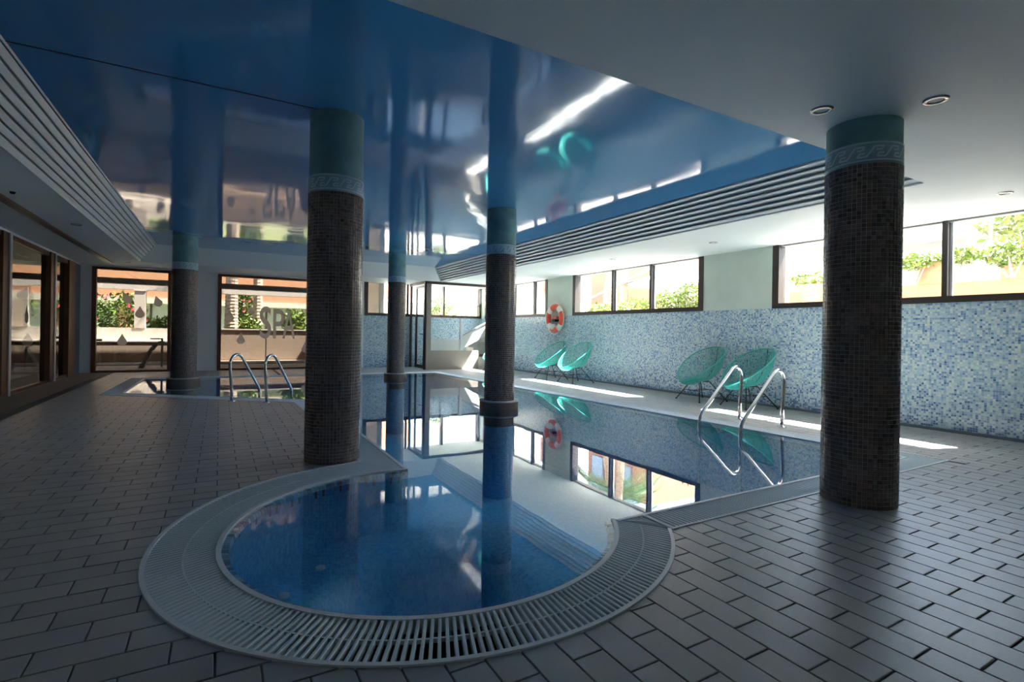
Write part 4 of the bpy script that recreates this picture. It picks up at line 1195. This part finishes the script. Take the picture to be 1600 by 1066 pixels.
MB().lathe([(1.7, 2.80), (1.1, 2.98), (0.5, 3.13), (0.0, 3.22), (0.5, 3.10), (1.1, 2.95), (1.68, 2.77)], 8, 13, 12.1).build('canopy', M['parasol'], ps)
MB().tube([(13, 12.1, GZ), (13, 12.1, 3.15)], 0.03, 8).build('pole', M['greybeam'], ps)
tb = thing('outdoor_counter', 'dark grey outdoor counter beneath the white parasol', 'counter', (13.6, 12.3, GZ))
MB().box(13.4, 13.8, 11.9, 12.95, 2.50, 2.58).build('top', M['greybeam'], tb); MB().box(13.45, 13.75, 11.95, 12.9, GZ, 2.50).build('body', M['reveal'], tb)
bl = thing('balcony', 'pale pink balustrade high behind the white parasol', 'balcony', (15, 11, 3.3))
MB().box(14.9, 15.1, 9.2, 12.6, 3.32, 3.38).build('bottom_rail', M['outwhite'], bl); MB().box(14.9, 15.1, 9.2, 12.6, 3.85, 3.92).build('top_rail', M['outwhite'], bl)
MB().box(14.92, 15.08, 9.2, 9.35, GZ, 3.32).build('support', M['outwhite'], bl); MB().box(14.92, 15.08, 12.45, 12.6, GZ, 3.32).build('support', M['outwhite'], bl)
for k in range(24): MB().box(14.97, 15.03, 9.25 + k * .14, 9.30 + k * .14, 3.38, 3.85).build('baluster', M['cream'], bl)
# behind the right-hand window
palm('palm_tree', 'rough palm trunk at left end of the right-hand window', 11, 6.78, GZ, 3.4, 0.15, 13, 15, 1.7)
pw = thing('planter_wall', 'peach garden wall with stepped top outside the right-hand window', 'garden wall', (10.2, 3.2, GZ))
MB().box(10, 10.2, 0.6, 6.2, GZ, 2.0).build('low_wall', M['peach'], pw)
MB().box(9.98, 10.3, 3.62, 4.02, 2.0, 2.37).build('pier', M['peach'], pw)
MB().box(9.98, 10.3, 1.2, 2.98, 2.0, 2.24).build('pier', M['peach'], pw)
bush('climbing_plant', 'climbing plant trailing over left pier of peach garden wall', (9.85, 4.0, 2.36), (.22, .30, .12), 380, 0.09, 71, 'leaf', flowers=14, ground=2.0)
bush('climbing_plant', 'climbing plant trailing in the middle of peach garden wall', (9.9, 3.45, 2.38), (.2, .24, .12), 320, 0.09, 72, 'leaf', ground=2.0)
bush('climbing_plant', 'leafy climbing plant trailing over right pier of peach garden wall', (9.8, 2.80, 2.33), (.25, .42, .17), 520, 0.10, 73, 'leaf', flowers=6, ground=2.0)
bush('potted_tree', 'tall pale-leaved tree at right edge of the right-hand window', (11.5, 2.9, 3.05), (.5, .9, .4), 900, 0.14, 74, 'leaf', ground=GZ)
tag(MB().tube([(10.5, 3.26, GZ), (10.5, 3.26, 3.2)], 0.022, 8).build('thin_pole', M['palestone']), 'thin pale pole outside the right-hand window pane', 'pole')
po = thing('flower_pot', 'large terracotta pot plant left behind the right-hand column', 'flower pot', (9.55, 5.45, GZ))
MB().lathe([(0.0, GZ), (.13, GZ), (.20, 1.75), (.25, 2.0), (.27, 2.02), (.27, 2.07), (.23, 2.07), (.22, 1.98), (0, 1.95)], 20, 9.55, 5.45).build('pot', M['pot'], po, smooth=True)
stuff(leaf_cloud((9.55, 5.5, 2.16), (.25, .42, .15), 320, .10, 75).build('foliage', M['leaf'], po, tinted=True))
pg = thing('pergola', 'pergola with cream slab roof and dark beams outside right-hand window', 'pergola', (14.5, 5, GZ))
MB().box(13.8, 15.6, 2.8, 9.0, 3.50, 3.74).build('slab', M['cream'], pg)
for x in (14.0, 15.2): MB().box(x, x + .12, 2.8, 9.0, 3.34, 3.50).build('beam', M['greybeam'], pg)
for y in (3.4, 4.62, 6.6, 8.3): MB().box(14.0, 14.14, y, y + .14, GZ, 3.34).build('post', M['greybeam'], pg)
for k in range(7): MB().box(13.6, 15.8, 3.0 + .85 * k, 3.08 + .85 * k, 3.78, 3.88).build('rafter', M['greybeam'], pg)
t = thing('parasol', 'white parasol beneath the pergola behind the right-hand column', 'parasol', (13.0, 6.0, GZ))
MB().lathe([(0.9, 2.75), (0.5, 2.90), (0.0, 3.05), (0.5, 2.87), (0.88, 2.72)], 8, 13.0, 6.0).build('canopy', M['parasol'], t)
MB().tube([(13.0, 6.0, GZ), (13.0, 6.0, 3.0)], 0.03, 8).build('pole', M['greybeam'], t)
wb_ = thing('white_building', 'white building behind pergola beyond the right-hand window', 'building', (22, 4, GZ))
MB().box(21, 25, -6, 10, GZ, 4.3).build('wall', M['outwhite'], wb_); MB().box(20.8, 25.2, -6.2, 10.2, 4.3, 4.6).build('roof_edge', M['cream'], wb_)
# outside the far right window: stair flank and greenery
os_ = thing('outdoor_stair_wall', 'white sloping outdoor stair wall beyond the far right window', 'stair wall', (9.0, 15, GZ))
mb = MB(); mb.add([(8.9, 12.6, GZ), (8.9, 16.5, GZ), (8.9, 16.5, 1.55), (8.9, 12.6, 2.4), (9.05, 12.6, GZ), (9.05, 16.5, GZ), (9.05, 16.5, 1.55), (9.05, 12.6, 2.4)], [(0, 1, 2, 3), (7, 6, 5, 4), (3, 2, 6, 7), (0, 3, 7, 4), (1, 5, 6, 2)]); fix_up(mb.build('flank', M['outwhite'], os_))
bush('planter_bush', 'green bush beyond far right window beside the lifebuoy', (10.5, 16.0, 1.9), (.5, .7, .4), 700, .12, 81, 'leaf', ground=GZ, group='bushes along the window wall outside')
bush('planter_bush', 'green bush behind glass entrance box', (7.4, 18.6, 1.9), (.6, .5, .5), 900, .13, 82, 'leaf', ground=GZ, group='bushes along the window wall outside')
bw = thing('boundary_wall', 'cream balustrade wall outside behind the glass entrance box', 'garden wall', (7, 20, GZ))
MB().box(4.4, 12, 20, 20.25, GZ, 1.75).build('base', M['cream'], bw); MB().box(4.4, 12, 19.97, 20.28, 2.25, 2.35).build('rail', M['outwhite'], bw)
for k in range(30): MB().box(4.5 + .25 * k, 4.6 + .25 * k, 20.05, 20.2, 1.75, 2.25).build('baluster', M['cream'], bw)
MB().box(8.0, 8.45, 19.9, 20.35, 1.75, 2.8).build('pier', M['outwhite'], bw)
struct(MB().box(4.35, XW + .22, YB + .2, 34, GZ - .3, GZ).build('ground_outside', M['ground']))
